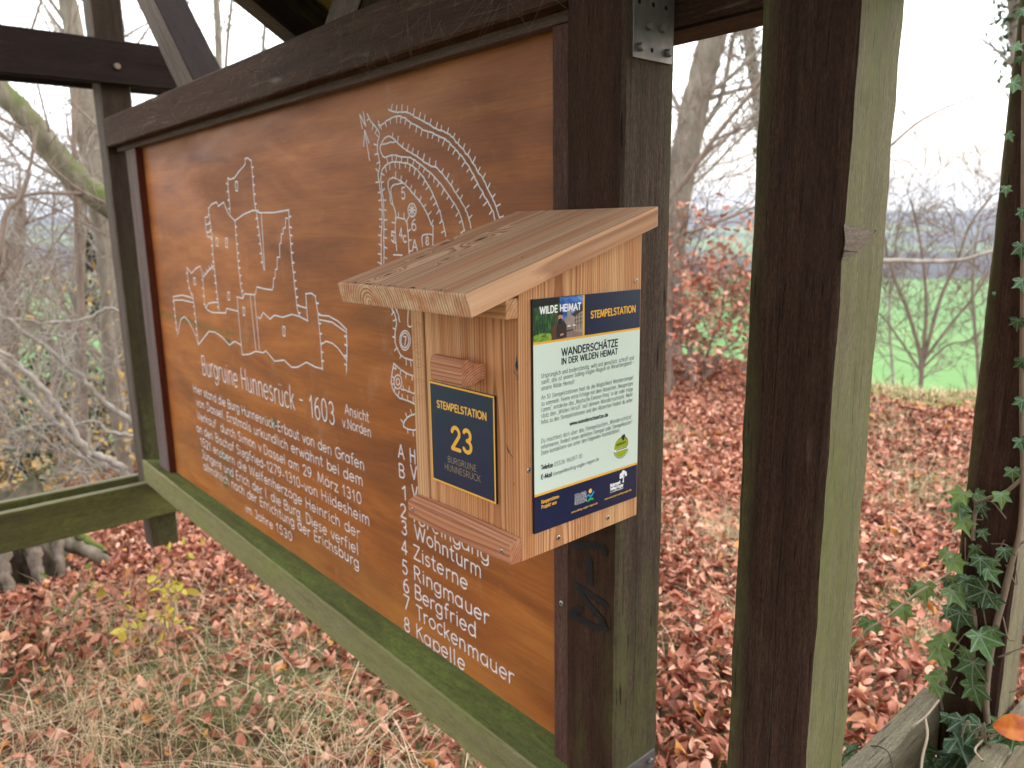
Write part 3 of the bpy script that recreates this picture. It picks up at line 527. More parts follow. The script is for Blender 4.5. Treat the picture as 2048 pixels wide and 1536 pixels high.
def stained(name, base, light, algae=0, damp=None, acol=(.055, .065, .018), fine=1., crack=.6, rough=.75, washed=None, chalk=0, edges=()):
    """old stained timber: long fibres, drying cracks, algae film"""
    m = NT(name, rough, .08); g = m.gc()
    fib = m.noise(m.map(g, (16, 260*fine, 260*fine)), 1, 4, .7); spk = m.noise(m.map(g, (110, 620, 620)), 1, 3, .75)
    mid = m.noise(m.map(g, (2.2, 40, 40)), 1, 3, .6)
    big = m.noise(m.map(g, (1.3, 9, 9), (3, 1, 2)), 1, 4, .6)
    c = m.mix(m.rng(fib, .32, .72, 0, .85), base, light)
    c = m.mix(m.rng(spk, .42, .68, 0, .5), c, tuple(v*.45 for v in base)); c = m.mix(m.rng(spk, .50, .30, 0, .35), c, tuple(min(1, v*1.5) for v in light))
    c = m.mix(m.rng(mid, .40, .72, 0, .6), c, tuple(v*.6 for v in base))
    if washed:
        c = m.mix(m.rng(m.math('ADD', big, m.math('MULTIPLY', fib, .35)), .52, .82, 0, .9), c, washed)
    if chalk:
        ck = m.noise(m.map(g, (5, 70, 70), (7, 7, 2)), 1, 5, .7)
        c = m.mix(m.rng(ck, .60, .78, 0, chalk), c, (.30, .26, .21))
    if algae:
        hz_ = m.rng(m.sep(m.n('ShaderNodeNewGeometry').outputs['Position'])[2], damp[0], damp[1], 1, damp[2]) if damp else 1.0
        al = m.noise(m.map(g, (2.5, 14, 14), (1, 5, 8)), 1, 5, .65)
        sp = m.noise(m.map(g, (60, 130, 130)), 1, 3, .7)
        f = m.math('MULTIPLY', m.rng(al, .62-algae*.4, .92-algae*.4, 0, 1), m.rng(sp, .3, .6, .35, 1)); f = m.math('MULTIPLY', f, hz_)
        if edges:
            ex, ey, _t = m.sep(m.n('ShaderNodeAttribute', attribute_name='ed').outputs['Vector'])
            for (ax, lo, hi, k_) in edges:
                ee = m.math('ADD', ex if ax == 'x' else ey, m.math('MULTIPLY', m.math('SUBTRACT', al, .5), .9)); f = m.math('MAXIMUM', f, m.math('MULTIPLY', m.rng(ee, lo, hi, 0, k_), m.rng(sp, .3, .6, .5, 1)))
        c = m.mix(f, c, m.mix(m.noise(m.map(g, (30, 60, 60)), 1, 3), tuple(v*.7 for v in acol), tuple(v*1.5 for v in acol)))
    crk = m.noise(m.map(g, (9, 190*fine, 190*fine), (4, 4, 4)), 1, 2, .5)
    ck = m.rng(crk, .66, .72, 0, 1)
    c = m.mix(m.math('MULTIPLY', ck, crack), c, tuple(v*.25 for v in base))
    m.col(c); m.bump(m.math('SUBTRACT', m.math('MULTIPLY', fib, .6), m.math('MULTIPLY', ck, 1.1)), .0016, .8)
    return m.m

M = {}
LL, LD = (.76, .425, .205), (.27, .090, .034)
M['larch'] = larch('larch', LL, LD)
M['larch_pale'] = larch('larch_pale', (.70, .42, .22), (.40, .17, .065), .005)
M['larch_red'] = larch('larch_red', (.60, .29, .16), (.27, .085, .040), .0038)
M['stain'] = stained('dark_stain', (.030, .0155, .0105), (.075, .041, .027), .15, (.3, 1.9, .5), (.075, .078, .030), chalk=.2, edges=(('x', -.55, -1.1, .9), ('x', .98, 1.3, .6)))
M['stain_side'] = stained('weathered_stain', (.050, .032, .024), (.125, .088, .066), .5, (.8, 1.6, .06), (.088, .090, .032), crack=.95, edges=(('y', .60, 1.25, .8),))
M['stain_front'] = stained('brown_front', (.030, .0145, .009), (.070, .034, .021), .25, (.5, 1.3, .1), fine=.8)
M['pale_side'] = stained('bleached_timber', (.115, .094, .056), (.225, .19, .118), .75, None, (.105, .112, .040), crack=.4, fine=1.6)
M['rail'] = stained('rail_stain', (.040, .020, .0135), (.098, .055, .036), 0, chalk=.45, crack=.35)
M['dark'] = stained('dark_beam', (.012, .0068, .0055), (.027, .016, .013), .05)
M['strut'] = stained('dry_strut', (.075, .052, .040), (.16, .125, .10), .1, chalk=.4)
M['green'] = stained('mossy_beam', (.165, .140, .072), (.26, .225, .125), .75, None, (.145, .150, .052), crack=.3, rough=.9)
M['greenpost'] = stained('damp_post', (.026, .016, .012), (.055, .038, .028), .85, (.5, 1.6, .05), (.060, .062, .022), crack=.4, rough=.9)
M['moss'] = stained('moss_top', (.050, .050, .022), (.105, .105, .045), .75, None, (.098, .118, .030), crack=.2, rough=.95)
M['greyboard'] = stained('grey_board', (.11, .09, .06), (.31, .265, .185), .45, None, (.14, .135, .06), crack=.8, chalk=.7)
M['lamella'] = stained('old_board', (.050, .040, .022), (.12, .10, .055), .8, None, (.100, .105, .030))
M['batten'] = stained('red_batten', (.075, .034, .026), (.145, .080, .064), .05, fine=1.2, crack=.25, chalk=.25)
M['batten_grey'] = stained('grey_batten', (.11, .070, .062), (.21, .155, .140), 0, fine=1.2, crack=.25, chalk=.3)
M['batten_side'] = stained('oxide_batten', (.075, .016, .008), (.12, .03, .014), 0, crack=.2)
M['roofboard'] = stained('roof_board', (.20, .15, .04), (.32, .26, .08), 0)
M['steel'] = plain('galvanised_steel', (.20, .185, .18), .55, .4, .75, .45)
M['screw'] = plain('screw_zinc', (.45, .43, .40), .32, .5, .9, .2)
M['socket'] = plain('screw_socket', (.02, .02, .02), .6)
M['hole'] = plain('hole', (.006, .005, .005), .9)
M['navy'] = plain('navy_print', (.013, .018, .058), .34, .45)
M['yellow'] = plain('yellow_print', (.84, .44, .055), .4, .4)
M['cream'] = plain('mint_white_print', (.68, .78, .69), .38, .4)
M['ink'] = plain('black_print', (.012, .013, .022), .5)
M['white'] = plain('white_print', (.88, .88, .88), .45)
M['edge'] = plain('plate_edge', (.01, .011, .016), .35, .5)
M['stampred'] = plain('red_stamp_ink', (.42, .09, .07), .8)
M['stampgrey'] = plain('faded_stamp_ink', (.40, .20, .12), .8)
M['groove_shadow'] = plain('groove_edge_shadow', (.085, .032, .013), .8)  # stained groove edge with its shadow put into the colour
M['crack'] = plain('drying_crack', (.006, .004, .003), .95)
M['marker'] = plain('black_marker', (.006, .006, .007), .6)
M['smear'] = plain('blue_black_ink', (.012, .016, .03), .5)

m = NT('route_white', .7, .2); o_ = m.obj()
f = m.math('ADD', m.math('MULTIPLY', m.noise(o_, 90, 4), .75), m.math('MULTIPLY', m.noise(o_, 7, 3), .4))
m.col(m.ramp(f, (.32, (.30, .15, .08)), (.46, (.62, .54, .50)), (.64, (.70, .66, .67)))); M['route'] = m.m

# the varnished plywood panel
m = NT('varnished_panel', .5, .2); o_ = m.map(m.obj(), (1, 1, 1), (-2.16, .977, .53-EYE)); x, y, z = m.sep(o_)
wv = m.noise(m.map(o_, (1.1, 1, 7.5)), 1.6, 5, .6, .8)
wl = m.noise(m.map(o_, (.8, 1, 2.2), (3, 0, 5)), 2.0, 4, .6, .6)
fb = m.noise(m.map(o_, (7, 1, 230)), 1, 4, .7); wz = m.n('ShaderNodeTexWhiteNoise', noise_dimensions='1D'); m.l(m.math('FLOOR', m.math('DIVIDE', m.math('ADD', z, m.math('MULTIPLY', m.noise(m.map(o_, (.5, 0, 0)), 1, 2), .03)), .118)), wz.inputs['W'])
sq = m.noise(m.map(o_, (26, 1, 60)), 1, 3, .6)
c = m.ramp(wv, (.22, (.17, .052, .014)), (.42, (.30, .088, .020)), (.58, (.39, .122, .026)), (.78, (.50, .185, .042)))
c = m.mix(m.rng(wl, .45, .70, 0, .55), c, (.13, .048, .018))
low = m.math('MULTIPLY', m.rng(z, -.72, -1.02, 0, .55), m.rng(m.noise(m.map(o_, (2, 1, 6)), 1.5, 3), .35, .65, 0, 1))
c = m.mix(low, c, (.50, .205, .045))
c = m.mix(m.math('MULTIPLY', wz.outputs['Value'], .26), c, (.14, .050, .017))
c = m.mix(m.rng(fb, .45, .75, 0, .38), c, (.075, .026, .010))
c = m.mix(m.rng(sq, .6, .75, 0, .25), c, (.42, .19, .085))
# pale blooms on the varnish and a green drip line
bl = m.noise(m.map(o_, (3, 1, 2.0), (8, 0, 2)), 2.6, 5, .7)
c = m.mix(m.rng(bl, .60, .80, 0, .35), c, (.42, .25, .17))
dl = m.math('ABSOLUTE', m.math('ADD', z, m.math('ADD', m.math('MULTIPLY', m.math('ADD', x, 2.9), .02), .335)))
dm = m.math('MULTIPLY', m.rng(dl, .004, .02, .7, 0), m.rng(x, -2.3, -2.7, 0, 1))
c = m.mix(m.math('MULTIPLY', dm, m.rng(m.noise(o_, 30, 3), .35, .6, .2, 1)), c, (.085, .085, .015))
for (kx, kz, s) in ((-2.735, -.81, .030), (-2.70, -.865, .030), (-2.745, -.915, .024), (-2.27, -.60, .024), (-2.60, -.37, .02)):
    a = m.math('MULTIPLY', m.math('SUBTRACT', x, kx), .55); b = m.math('SUBTRACT', z, kz)
    q = m.math('SQRT', m.math('ADD', m.math('MULTIPLY', a, a), m.math('MULTIPLY', b, b)))
    q = m.math('MULTIPLY_ADD', m.math('SUBTRACT', m.noise(o_, 60, 4), .5), s*1.8, q)
    c = m.mix(m.rng(q, s*.35, s*.9, .85, 0), c, (.075, .080, .022))
m.col(c); m.set(m.b.inputs['Roughness'], m.rng(wl, .3, .7, .38, .62)); m.bump(fb, .0004, .4); M['panel'] = m.m

def leafmat(name, stops, rough=.5, trans=.0):
    m = NT(name, rough, .10); a = m.n('ShaderNodeAttribute', attribute_name='tone').outputs['Fac']
    c = m.ramp(a, *stops); f = m.noise(m.n('ShaderNodeNewGeometry').outputs['Position'], 110, 4, .7)
    m.col(m.mix(m.rng(f, .35, .7, 0, .4), c, m.mix(.5, c, (.05, .02, .015)))); return m.m
M['litter'] = leafmat('beech_litter', ((0, (.050, .015, .010)), (.22, (.20, .060, .035)), (.42, (.40, .150, .095)), (.64, (.62, .265, .170)), (.86, (.78, .44, .315)), (1, (.58, .26, .08))), .42)
M['beech'] = leafmat('beech_leaves', ((0, (.34, .10, .055)), (.5, (.58, .235, .15)), (1, (.72, .42, .31))), .5)
M['grass'] = leafmat('grass_blades', ((0, (.06, .14, .03)), (.3, (.15, .22, .055)), (.5, (.46, .34, .19)), (.8, (.72, .52, .32)), (1, (.84, .64, .45))), .7)
M['yellowleaf'] = leafmat('yellow_leaves', ((0, (.30, .20, .03)), (.5, (.55, .42, .05)), (1, (.62, .55, .12))), .5)
M['amber'] = leafmat('amber_undergrowth', ((0, (.26, .17, .10)), (.5, (.50, .33, .14)), (1, (.72, .47, .10))), .6)
M['evergreen'] = leafmat('evergreen', ((0, (.02, .035, .018)), (.5, (.045, .075, .03)), (1, (.10, .14, .05))), .5)
M['mossleaf'] = leafmat('light_green', ((0, (.05, .09, .02)), (.5, (.14, .19, .04)), (1, (.30, .30, .06))), .5)

def bark(name, a, b, moss=0, scale=14):
    m = NT(name, .9, .1); p = m.obj(); f = m.noise(m.map(p, (1, 1, .35)), scale, 5, .65); c = m.mix(m.rng(f, .3, .7), a, b)
    if moss:
        g = m.noise(p, 3.2, 4, .6); zn = m.sep(m.n('ShaderNodeNewGeometry').outputs['Normal'])[2]
        c = m.mix(m.math('MULTIPLY', m.rng(g, .42, .58, 0, moss), m.rng(zn, -.35, .35, .15, 1)), c, (.095, .125, .025))
    m.col(c); m.bump(f, .01, .6); return m.m
M['bark'] = bark('grey_bark', (.135, .11, .083), (.27, .23, .185))
M['barkmoss'] = bark('mossy_bark', (.12, .10, .07), (.26, .22, .17), .95)
M['twig'] = bark('pale_twig', (.19, .16, .13), (.41, .36, .31))
M['twigdark'] = bark('brown_twig', (.15, .11, .085), (.28, .21, .17))
M['stump'] = bark('stump_wood', (.014, .010, .008), (.13, .098, .078), .25, 16)
M['ivystem'] = bark('ivy_stem', (.12, .085, .055), (.26, .20, .14))
M['deadtwig'] = bark('dry_twig', (.24, .18, .12), (.42, .34, .24))

m = NT('ivy_leaf', .42, .28); a = m.n('ShaderNodeAttribute', attribute_name='lc').outputs['Vector']; x, y, z = m.sep(a)
ang = m.math('ARCTAN2', x, y); rr = m.math('SQRT', m.math('ADD', m.math('MULTIPLY', x, x), m.math('MULTIPLY', y, y)))
st = R(47); k = m.math('SUBTRACT', m.math('MULTIPLY', m.math('FRACT', m.math('ADD', m.math('DIVIDE', ang, st), .5)), st), st/2)
dist = m.math('MULTIPLY', m.math('ABSOLUTE', m.math('SINE', k)), rr)
vein = m.math('MULTIPLY', m.rng(dist, .008, .030, 1, 0), m.rng(rr, .75, 1.0, 1, .2))
vo = m.n('ShaderNodeTexVoronoi', feature='DISTANCE_TO_EDGE'); m.l(a, vo.inputs['Vector']); vo.inputs['Scale'].default_value = 4.5
v2 = m.rng(vo.outputs['Distance'], .015, .06, .45, 0)
tone = m.n('ShaderNodeAttribute', attribute_name='tone').outputs['Fac']
base = m.ramp(tone, (0, (.012, .030, .010)), (.5, (.034, .078, .020)), (.8, (.080, .14, .028)), (1, (.15, .22, .04)))
m.col(m.mix(m.math('MAXIMUM', m.math('MULTIPLY', vein, .75), m.math('MULTIPLY', v2, .6)), base, (.20, .27, .19))); M['ivy'] = m.m
# ------------------------------------------------------------------ terrain
def sstep(a, b, x):
    t = np.clip((x-a)/(b-a), 0, 1); return t*t*(3-2*t)
def hgt(x, y):
    x = np.asarray(x, float); y = np.asarray(y, float)
    r = np.hypot(x, y); th = np.degrees(np.arctan2(x, y))
    left = np.clip(-x-3.0, 0, 5.0)
    h = -.22*np.where(left < .6, left*left/1.2, left-.3)*np.clip(sstep(4.5, 1.5, y), .15, 1)
    crest = np.interp(th, [-180, -95, -60, -35, -20, 20, 60, 180], [9, 7.5, 9.0, 8.7, 7.2, 7.6, 9, 9])
    d = np.maximum(0, r-crest)
    h = h+.10*np.exp(-((r-crest+.4)/.9)**2)*sstep(-62, -50, th)
    drop = np.where(d < 3, .12*d*d, 1.08+.55*(d-3)); h = h-40*(1-np.exp(-drop/40))*1.05
    h = h+.05*np.sin(x*1.7+1)*np.sin(y*1.3+2)*sstep(1.0, 3, r)*(1-sstep(8, 12, r))
    far = sstep(620, 3400, r)
    hill = 96+9*np.sin(np.radians(th)*9+1)+7*np.sin(np.radians(th)*23+.4)+3*np.sin(np.radians(th)*61)
    return h+far*hill
def H(x, y): return float(hgt(x, y))

m = NT('earth', .95, .1); p = m.n('ShaderNodeNewGeometry').outputs['Position']; x, y, z = m.sep(p)
r = m.math('SQRT', m.math('ADD', m.math('MULTIPLY', x, x), m.math('MULTIPLY', y, y)))
n1 = m.noise(p, 9, 5, .7); n2 = m.noise(p, 1.3, 4, .6); n3 = m.noise(p, 70, 3, .6)
litter = m.ramp(n1, (.3, (.035, .020, .013)), (.5, (.09, .048, .030)), (.7, (.20, .115, .07)))
turf = m.ramp(n3, (.3, (.075, .075, .030)), (.55, (.22, .19, .095)), (.75, (.40, .33, .20)))
near = m.mix(m.rng(n2, .42, .58), litter, turf)
slope = m.mix(m.rng(m.noise(p, .35, 4), .4, .62), (.12, .085, .05), (.13, .13, .055))
md = m.math('SQRT', m.math('ADD', m.math('POWER', m.math('ADD', x, 2.7), 2), m.math('POWER', m.math('SUBTRACT', y, 7.1), 2)))
moss_ = m.mix(m.rng(n3, .35, .65), (.20, .21, .055), (.42, .38, .16))
near = m.mix(m.rng(m.math('MULTIPLY_ADD', n1, .8, md), 1.7, 1.3), near, moss_)
c = m.mix(m.rng(r, 8, 11), near, slope)
fld = m.mix(m.rng(m.noise(m.map(p, (1, 1, 0)), .012, 5, .7), .35, .65), (.085, .195, .052), (.155, .265, .085))
c = m.mix(m.rng(r, 95, 120), c, fld)
wood = m.mix(m.rng(m.noise(p, .02, 5, .7), .3, .7), (.022, .022, .030), (.070, .058, .062))
patch = m.mix(m.rng(m.noise(m.map(p, (1, 1, 0), (40, 90, 0)), .0022, 3), .52, .56), wood, (.12, .17, .07))
c = m.mix(m.rng(m.math('MULTIPLY_ADD', m.noise(p, .006, 4), 240, r), 800, 840), c, patch)
m.col(c); m.bump(n1, .03, .6); M['earth'] = m.m

th = np.radians(np.linspace(-180, 180, 361)[:-1]); rad = np.concatenate([[0.0], np.geomspace(.25, 14, 75), np.geomspace(14.6, 5000, 90)])
V = [(0, 0, H(0, 0))]; n = len(th)
for rr_ in rad[1:]:
    X, Y = rr_*np.sin(th), rr_*np.cos(th); V += list(zip(X, Y, hgt(X, Y)))
F = [[0, 1+(k+1) % n, 1+k] for k in range(n)]
for i in range(len(rad)-2):
    a = 1+i*n; b = a+n
    F += [[a+k, a+(k+1) % n, b+(k+1) % n, b+k] for k in range(n)]
tag(mesh('ground', V, F, M['earth'], smooth=True), kind='structure')

# ------------------------------------------------------------------ shelter
K = .9086                                     # distance of the row of posts along Y
sh = thing('shelter', 'open timber shelter of dark stained posts, beams and boards around the carved notice board', 'shelter', (-1.6, 1.0, 0))
Z = lambda z: z+EYE
def post(x0, x1, y0, y1, z0, z1, mats, faces, label=None, b=.005, n=40, jit=.0011):
    o = timber('post', ((x0+x1)/2, (y0+y1)/2, z0), ((x0+x1)/2, (y0+y1)/2, z1), (1, 0, 0), x1-x0, y1-y0, mats, sh, b, n, jit, faces)
    if label: o['label'] = label
    return o
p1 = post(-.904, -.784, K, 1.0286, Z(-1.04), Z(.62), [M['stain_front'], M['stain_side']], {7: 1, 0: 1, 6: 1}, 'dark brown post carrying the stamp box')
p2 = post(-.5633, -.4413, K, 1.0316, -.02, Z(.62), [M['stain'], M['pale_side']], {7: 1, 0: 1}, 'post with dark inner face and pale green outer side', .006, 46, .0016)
p3 = post(-.5245, -.4185, 1.70, 1.82, Z(-1.42), Z(.55), [M['stain'], M['greyboard']], {7: 1, 0: 1}, 'post overgrown with ivy')
p4 = post(-3.6606, -3.557, K, 1.0286, Z(-1.411), Z(1.55), [M['strut'], M['greenpost']], {7: 1}, 'far post with a free hanging lower end')

# steel plates on the near post
def plate(pts, holes, bolts):
    V, F = prism(pts, 0, -.7838, -.7800, .0004, 1)
    pl = mesh('steel_plate', V, F, M['steel'], sh)
    for y, z in holes: mesh('nail_hole', *disc((-.7800, y, z), (1, 0, 0), .0036, .00025, 12), M['hole'], pl)
    for y, z in bolts:
        a = disc((-.7800, y, z), (1, .15*nrng.uniform(-1, 1), .15*nrng.uniform(-1, 1)), .0062, .0075, 18); mesh('bolt', *a, M['steel'], pl, smooth=False)
Z_ = EYE
plate([(.923, Z(.2415)), (1.0165, Z(.2415)), (1.0205, Z(.47)), (.9225, Z(.47))],
      [(.9672, Z(.3192)), (.9975, Z(.3194)), (.9353, Z(.3186)), (.9664, Z(.2560)), (.937, Z(.352)), (.972, Z(.352)), (1.003, Z(.35)), (.953, Z(.39))],
      [(.9550, Z(.2882)), (.9872, Z(.2891)), (.9372, Z(.2565)), (1.0035, Z(.2564)), (.986, Z(.375))])
plate([(.9375, Z(-.9525)), (1.018, Z(-.952)), (1.018, Z(-1.03)), (.9375, Z(-1.03))],
      [(.968, Z(-.975)), (.985, Z(-.99))], [(1.002, Z(-.968)), (.955, Z(-.985))])
# long drying cracks
ck_r = random.Random(17)
def crack(to3, a, z0, z1, w, par):
    fl = Flat(to3); n_c = 26; pts = []; x_ = a
    for i in range(n_c): x_ += ck_r.gauss(0, .0007); pts.append((x_, z0+(z1-z0)*i/(n_c-1)))
    L_ = [(q[0]-w*.5*math.sin(math.pi*(i+.5)/n_c)*ck_r.uniform(.6, 1.2), q[1]) for i, q in enumerate(pts)]; R_ = [(q[0]+w*.5*math.sin(math.pi*(i+.5)/n_c)*ck_r.uniform(.6, 1.2), q[1]) for i, q in enumerate(pts)]
    for i in range(n_c-1): fl.poly([L_[i], R_[i], R_[i+1], L_[i+1]], 0)
    fl.build('drying_crack', M['crack'], par)
fr2 = lambda a, b, l: (a, K-.0022, b); sd2 = lambda a, b, l: (-.4413+.0024, a, b); sd1 = lambda a, b, l: (-.784+.0021, a, b)
crack(fr2, -.4900, .35, 1.42, .0012, p2); crack(fr2, -.5150, 1.05, 1.75, .0009, p2); crack(fr2, -.5350, .55, .95, .0010, p2)
crack(sd2, .985, .60, 1.30, .0009, p2); crack(sd1, .955, .62, 1.10, .0013, p1); crack(sd1, .985, 1.15, 1.70, .0012, p1); crack(fr2, -.835, .55, .95, .0010, p1)
# marker scrawl on the near post
fl = Flat(lambda a, b, l: (a, K-l, b))
for k, s in enumerate(MARKS): fl.stroke(s, .0105 if k != 1 else .013, .0022)
mesh_ = fl.build('paint_scrawl', M['marker'], p1); mesh_['label'] = 'black painted scrawl below the stamp box'

# wall plate behind the posts
timber('wall_plate', (-.97, 1.078, Z(.365)), (1.0, 1.078, Z(.365)), (0, 1, 0), .088, .14, [M['dark'], M['rail']], sh, .004, 30, .0008, {3: 1, 5: 1})
# top and bottom rails of the board frame
timber('top_rail', (-3.557, .955, Z(.3985)), (-.905, .955, Z(.3985)), (0, 1, 0), .0925, .113, M['rail'], sh, .004, 50, .0009)
# sill: front edge runs down a little towards the near post, top face sheds water backwards
def sill():
    n = 60; V = []; G = []; F = []; mi = []
    for i in range(n+1):
        t = i/n; X = -3.555+t*(3.555-.906)
        zt = -.990-.070*t+.0; zb = -1.098-.058*t; j = nrng.normal(0, .0007, 8)
        pr = [(K+j[0], zb+.004), (K+j[1], zt-.005), (K+.005, zt+j[2]), (.985, -1.012+(.004-.012*t)), (1.035, -1.030), (1.035, zb), (K+.005, zb+j[3])]
        for (yy, zz) in pr: V.append((X, yy, Z(zz))); G.append((X, yy, zz))
    m7 = 7
    for i in range(n):
        for k in range(m7):
            k2 = (k+1) % m7; F.append([i*m7+k, (i+1)*m7+k, (i+1)*m7+k2, i*m7+k2]); mi.append(1 if k in (2, 3) else 0)
    F += [list(range(m7)), list(range(n*m7, n*m7+m7))[::-1]]; mi += [0, 0]
    return mesh('bottom_rail', V, F, [M['green'], M['moss']], sh, gc=G, mi=mi)
sill()['label'] = 'bottom rail green with moss and algae'

# far side: paired boards clamping the far post, below and above
for nm, xs, z0, z1, y0, y1, mt in (('lower_board', (-3.535, -3.683), -1.254, -1.090, -1.3, 1.12, 'lamella'), ('tie_beam', (-3.533, -3.685), .588, .757, -1.6, 1.22, 'dark')):
    for xc in xs:
        timber(nm, (xc, y0, Z((z0+z1)/2)), (xc, y1, Z((z0+z1)/2)), (1, 0, 0), .044, z1-z0, [M[mt], M['greyboard'] if mt == 'lamella' else M['dark']], sh, .004, 40, .001, {5: 1} if mt == 'lamella' else None)
mesh('bolt', *disc((-3.5105, .972, Z(.655)), (1, 0, 0), .013, .010), plain('rusty_bolt', (.16, .11, .085), .6, .3, .3, .4), sh)
# near side boards at the foot of the ivy post
for xc, y0, y1 in ((-.5475, 1.03, 1.715), (-.387, 1.15, 2.3)):
    o = timber('lower_board', (xc, y0, Z(-1.10)), (xc, y1, Z(-1.10)), (1, 0, 0), .045, .14, M['greyboard'], sh, .003, 30, .0012)
    o['label'] = 'weathered grey board at the foot of the ivy post'
STX = -1.655
# struts between rail and posts (in the plane of the board)
timber('strut', (-2.545, .9685, Z(.405)), (-3.56, .9685, Z(1.44)), (0, 1, 0), .112, .109, [M['dark'], M['strut']], sh, .004, 20, .0008, {3: 1})
timber('strut', (STX, .9685, Z(.405)), (STX+1.03, .9685, Z(1.42)), (0, 1, 0), .112, .109, [M['dark'], M['strut']], sh, .004, 20, .0008, {3: 1, 5: 1})
# rafters and roof boards
RS = .62
def rz(y): return .487+(.97-y)*RS              # underside of the rafters over the board wall
for k, xc in enumerate((-1.972, -1.05, -.15, .75)):
    timber('rafter', (xc, 1.15, Z(rz(1.15)+.065)), (xc, -.75, Z(rz(-.75)+.065)), (1, 0, 0), .08, .115, [M['dark'], M['strut']], sh, .004, 16, .0008, {5: 1})
    timber('rafter', (xc, -.75, Z(rz(-.75)+.065)), (xc, -2.75, Z(rz(-.75)+.065-2.0*RS)), (1, 0, 0), .08, .115, M['dark'], sh, .004, 16, .0008)
def deck(y0, y1, nb, zf):
    for i in range(nb):
        a = y0+(y1-y0)*i/nb; b = y0+(y1-y0)*(i+1)/nb-.004*np.sign(y1-y0)
        V, F = prism([(a, zf(a)), (b, zf(b)), (b, zf(b)+.022), (a, zf(a)+.022)], 0, -2.03, 1.0, .0015, 1)
        yield V, F
dk = join(list(deck(1.19, -.75, 16, lambda y: Z(rz(y)+.137)))+list(deck(-.752, -2.8, 16, lambda y: Z(rz(-.75)+.137+(y+.75)*RS))))
mesh('roof', *dk, M['roofboard'], sh, gc=lambda V: V)

# cobwebs over the top rail
cw = Tubes(); crng = np.random.default_rng(3)
for k in range(130):
    px = crng.uniform(470, 1080) if k < 110 else crng.uniform(250, 700); tt = (px-208)/(700-208)
    xx = at(px, 236-tt*215.5+70, 1, K).x if px < 1080 else -1
    a = np.array([at(px, 100, 1, K).x+crng.normal(0, .05), K-.003-abs(crng.normal(0, .004)), Z(.352+crng.uniform(0, .1))])
    dr = np.array([crng.normal(0, .05), 0, -abs(crng.normal(.03, .03))]); b = a+dr; b[2] = max(b[2], Z(.30)); md = (a+b)/2+[0, -.004, -.006]
    cw.add(smooth_line([a, md, b], 3), .00022, 3)
mcw = plain('cobweb_silk', (.20, .165, .13), .8)
tag(cw.build('cobweb', mcw), 'dusty cobweb threads hanging over the top rail of the notice board', 'cobweb', kind='stuff')

# ------------------------------------------------------------------ notice board
YP = .9768
bd = thing('notice_board', 'orange brown varnished board with carved white castle drawing and German text', 'notice board', (-2.16, YP, .53))
V, F = cbox(-3.47, -.906, YP, YP+.018, Z(-1.025), Z(.342), 0)
pn = mesh('panel', V, F, M['panel'], bd)
timber('batten', (-3.55, .962, Z(.341)), (-.905, .962, Z(.341)), (0, 1, 0), .0296, .0335, M['batten_grey'], bd, .002, 30, .0005)
o = timber('batten', (-3.372, .962, Z(-1.005)), (-3.372, .962, Z(.322)), (1, 0, 0), .124, .0296, [M['batten_grey'], M['batten_side']], bd, .002, 24, .0005, {7: 1})
bn = timber('batten', (-.9395, .962, Z(-1.04)), (-.9395, .962, Z(.322)), (1, 0, 0), .071, .0296, M['batten'], bd, .002, 24, .0005)
V, F, mi = screw((-.9535, .9472, Z(-.701)), (0, -1, 0), .0052); mesh('screw', V, F, [M['screw'], M['socket']], bn, mi=mi)

rnd = random.Random(5)
to_panel = lambda a, b, l: (a, YP-l, b)
def ticks(fl, pts, side, sp, ln, w, lift):
    P = smooth_line(pts, 5); d = np.r_[0, np.cumsum(np.linalg.norm(np.diff(P, axis=0), axis=1))]
    s = sp*.5
    while s < d[-1]:
        i = min(np.searchsorted(d, s), len(P)-1); i = max(i, 1); t = (s-d[i-1])/(d[i]-d[i-1]+1e-9)
        q = P[i-1]+(P[i]-P[i-1])*t; tn = P[i]-P[i-1]; tn /= np.linalg.norm(tn)+1e-9; nn = np.array([-tn[1], tn[0]])*side
        fl.stroke([q, q+nn*ln*rnd.uniform(.75, 1.15)+tn*rnd.uniform(-.2, .2)*ln], w, lift); s += sp*rnd.uniform(.85, 1.15)
fl = Flat(to_panel)
for side, pts in PLAN:
    fl.stroke([tuple(q+np.array([rnd.gauss(0, .0006), rnd.gauss(0, .0006)])) for q in smooth_line(pts, 4)], .0036, .0005, edge=.0008)
    if side: ticks(fl, pts, side, .0215, .013, .0032, .0006)
for pts in CIRC: fl.stroke(pts, .0032, .0005)
fl.build('site_plan', [M['route'], M['groove_shadow']], pn)
fl = Flat(to_panel)
for side, pts in CASTLE:
    fl.stroke([tuple(np.array(q)+np.array([rnd.gauss(0, .001), rnd.gauss(0, .001)])) for q in pts], .0038, .0005, edge=.0008)
    if side:
        P = np.asarray(pts); d = np.r_[0, np.cumsum(np.linalg.norm(np.diff(P, axis=0), axis=1))]; s = .02
        while s < d[-1]:
            i = max(1, min(np.searchsorted(d, s), len(P)-1)); q = P[i-1]+(P[i]-P[i-1])*(s-d[i-1])/(d[i]-d[i-1]+1e-9)
            tn = (P[i]-P[i-1])/np.linalg.norm(P[i]-P[i-1]); nn = np.array([-tn[1], tn[0]])*-side
            fl.stroke([q, q+nn*.011], .0048, .0006); s += .026*rnd.uniform(.85, 1.15)
fl.build('castle_drawing', [M['route'], M['groove_shadow']], pn)
fl = Flat(to_panel)
for (pl_, s, x0, z0, x1, z1, cap, w) in TEXT:
    if pl_ == 'pp': write(fl, s, x0, z0, x1, z1, cap, w*.88, .0005, 0, 5, rnd, edge=.0010 if cap > .045 else 0)
fl.build('lettering', [M['route'], M['groove_shadow']], pn)

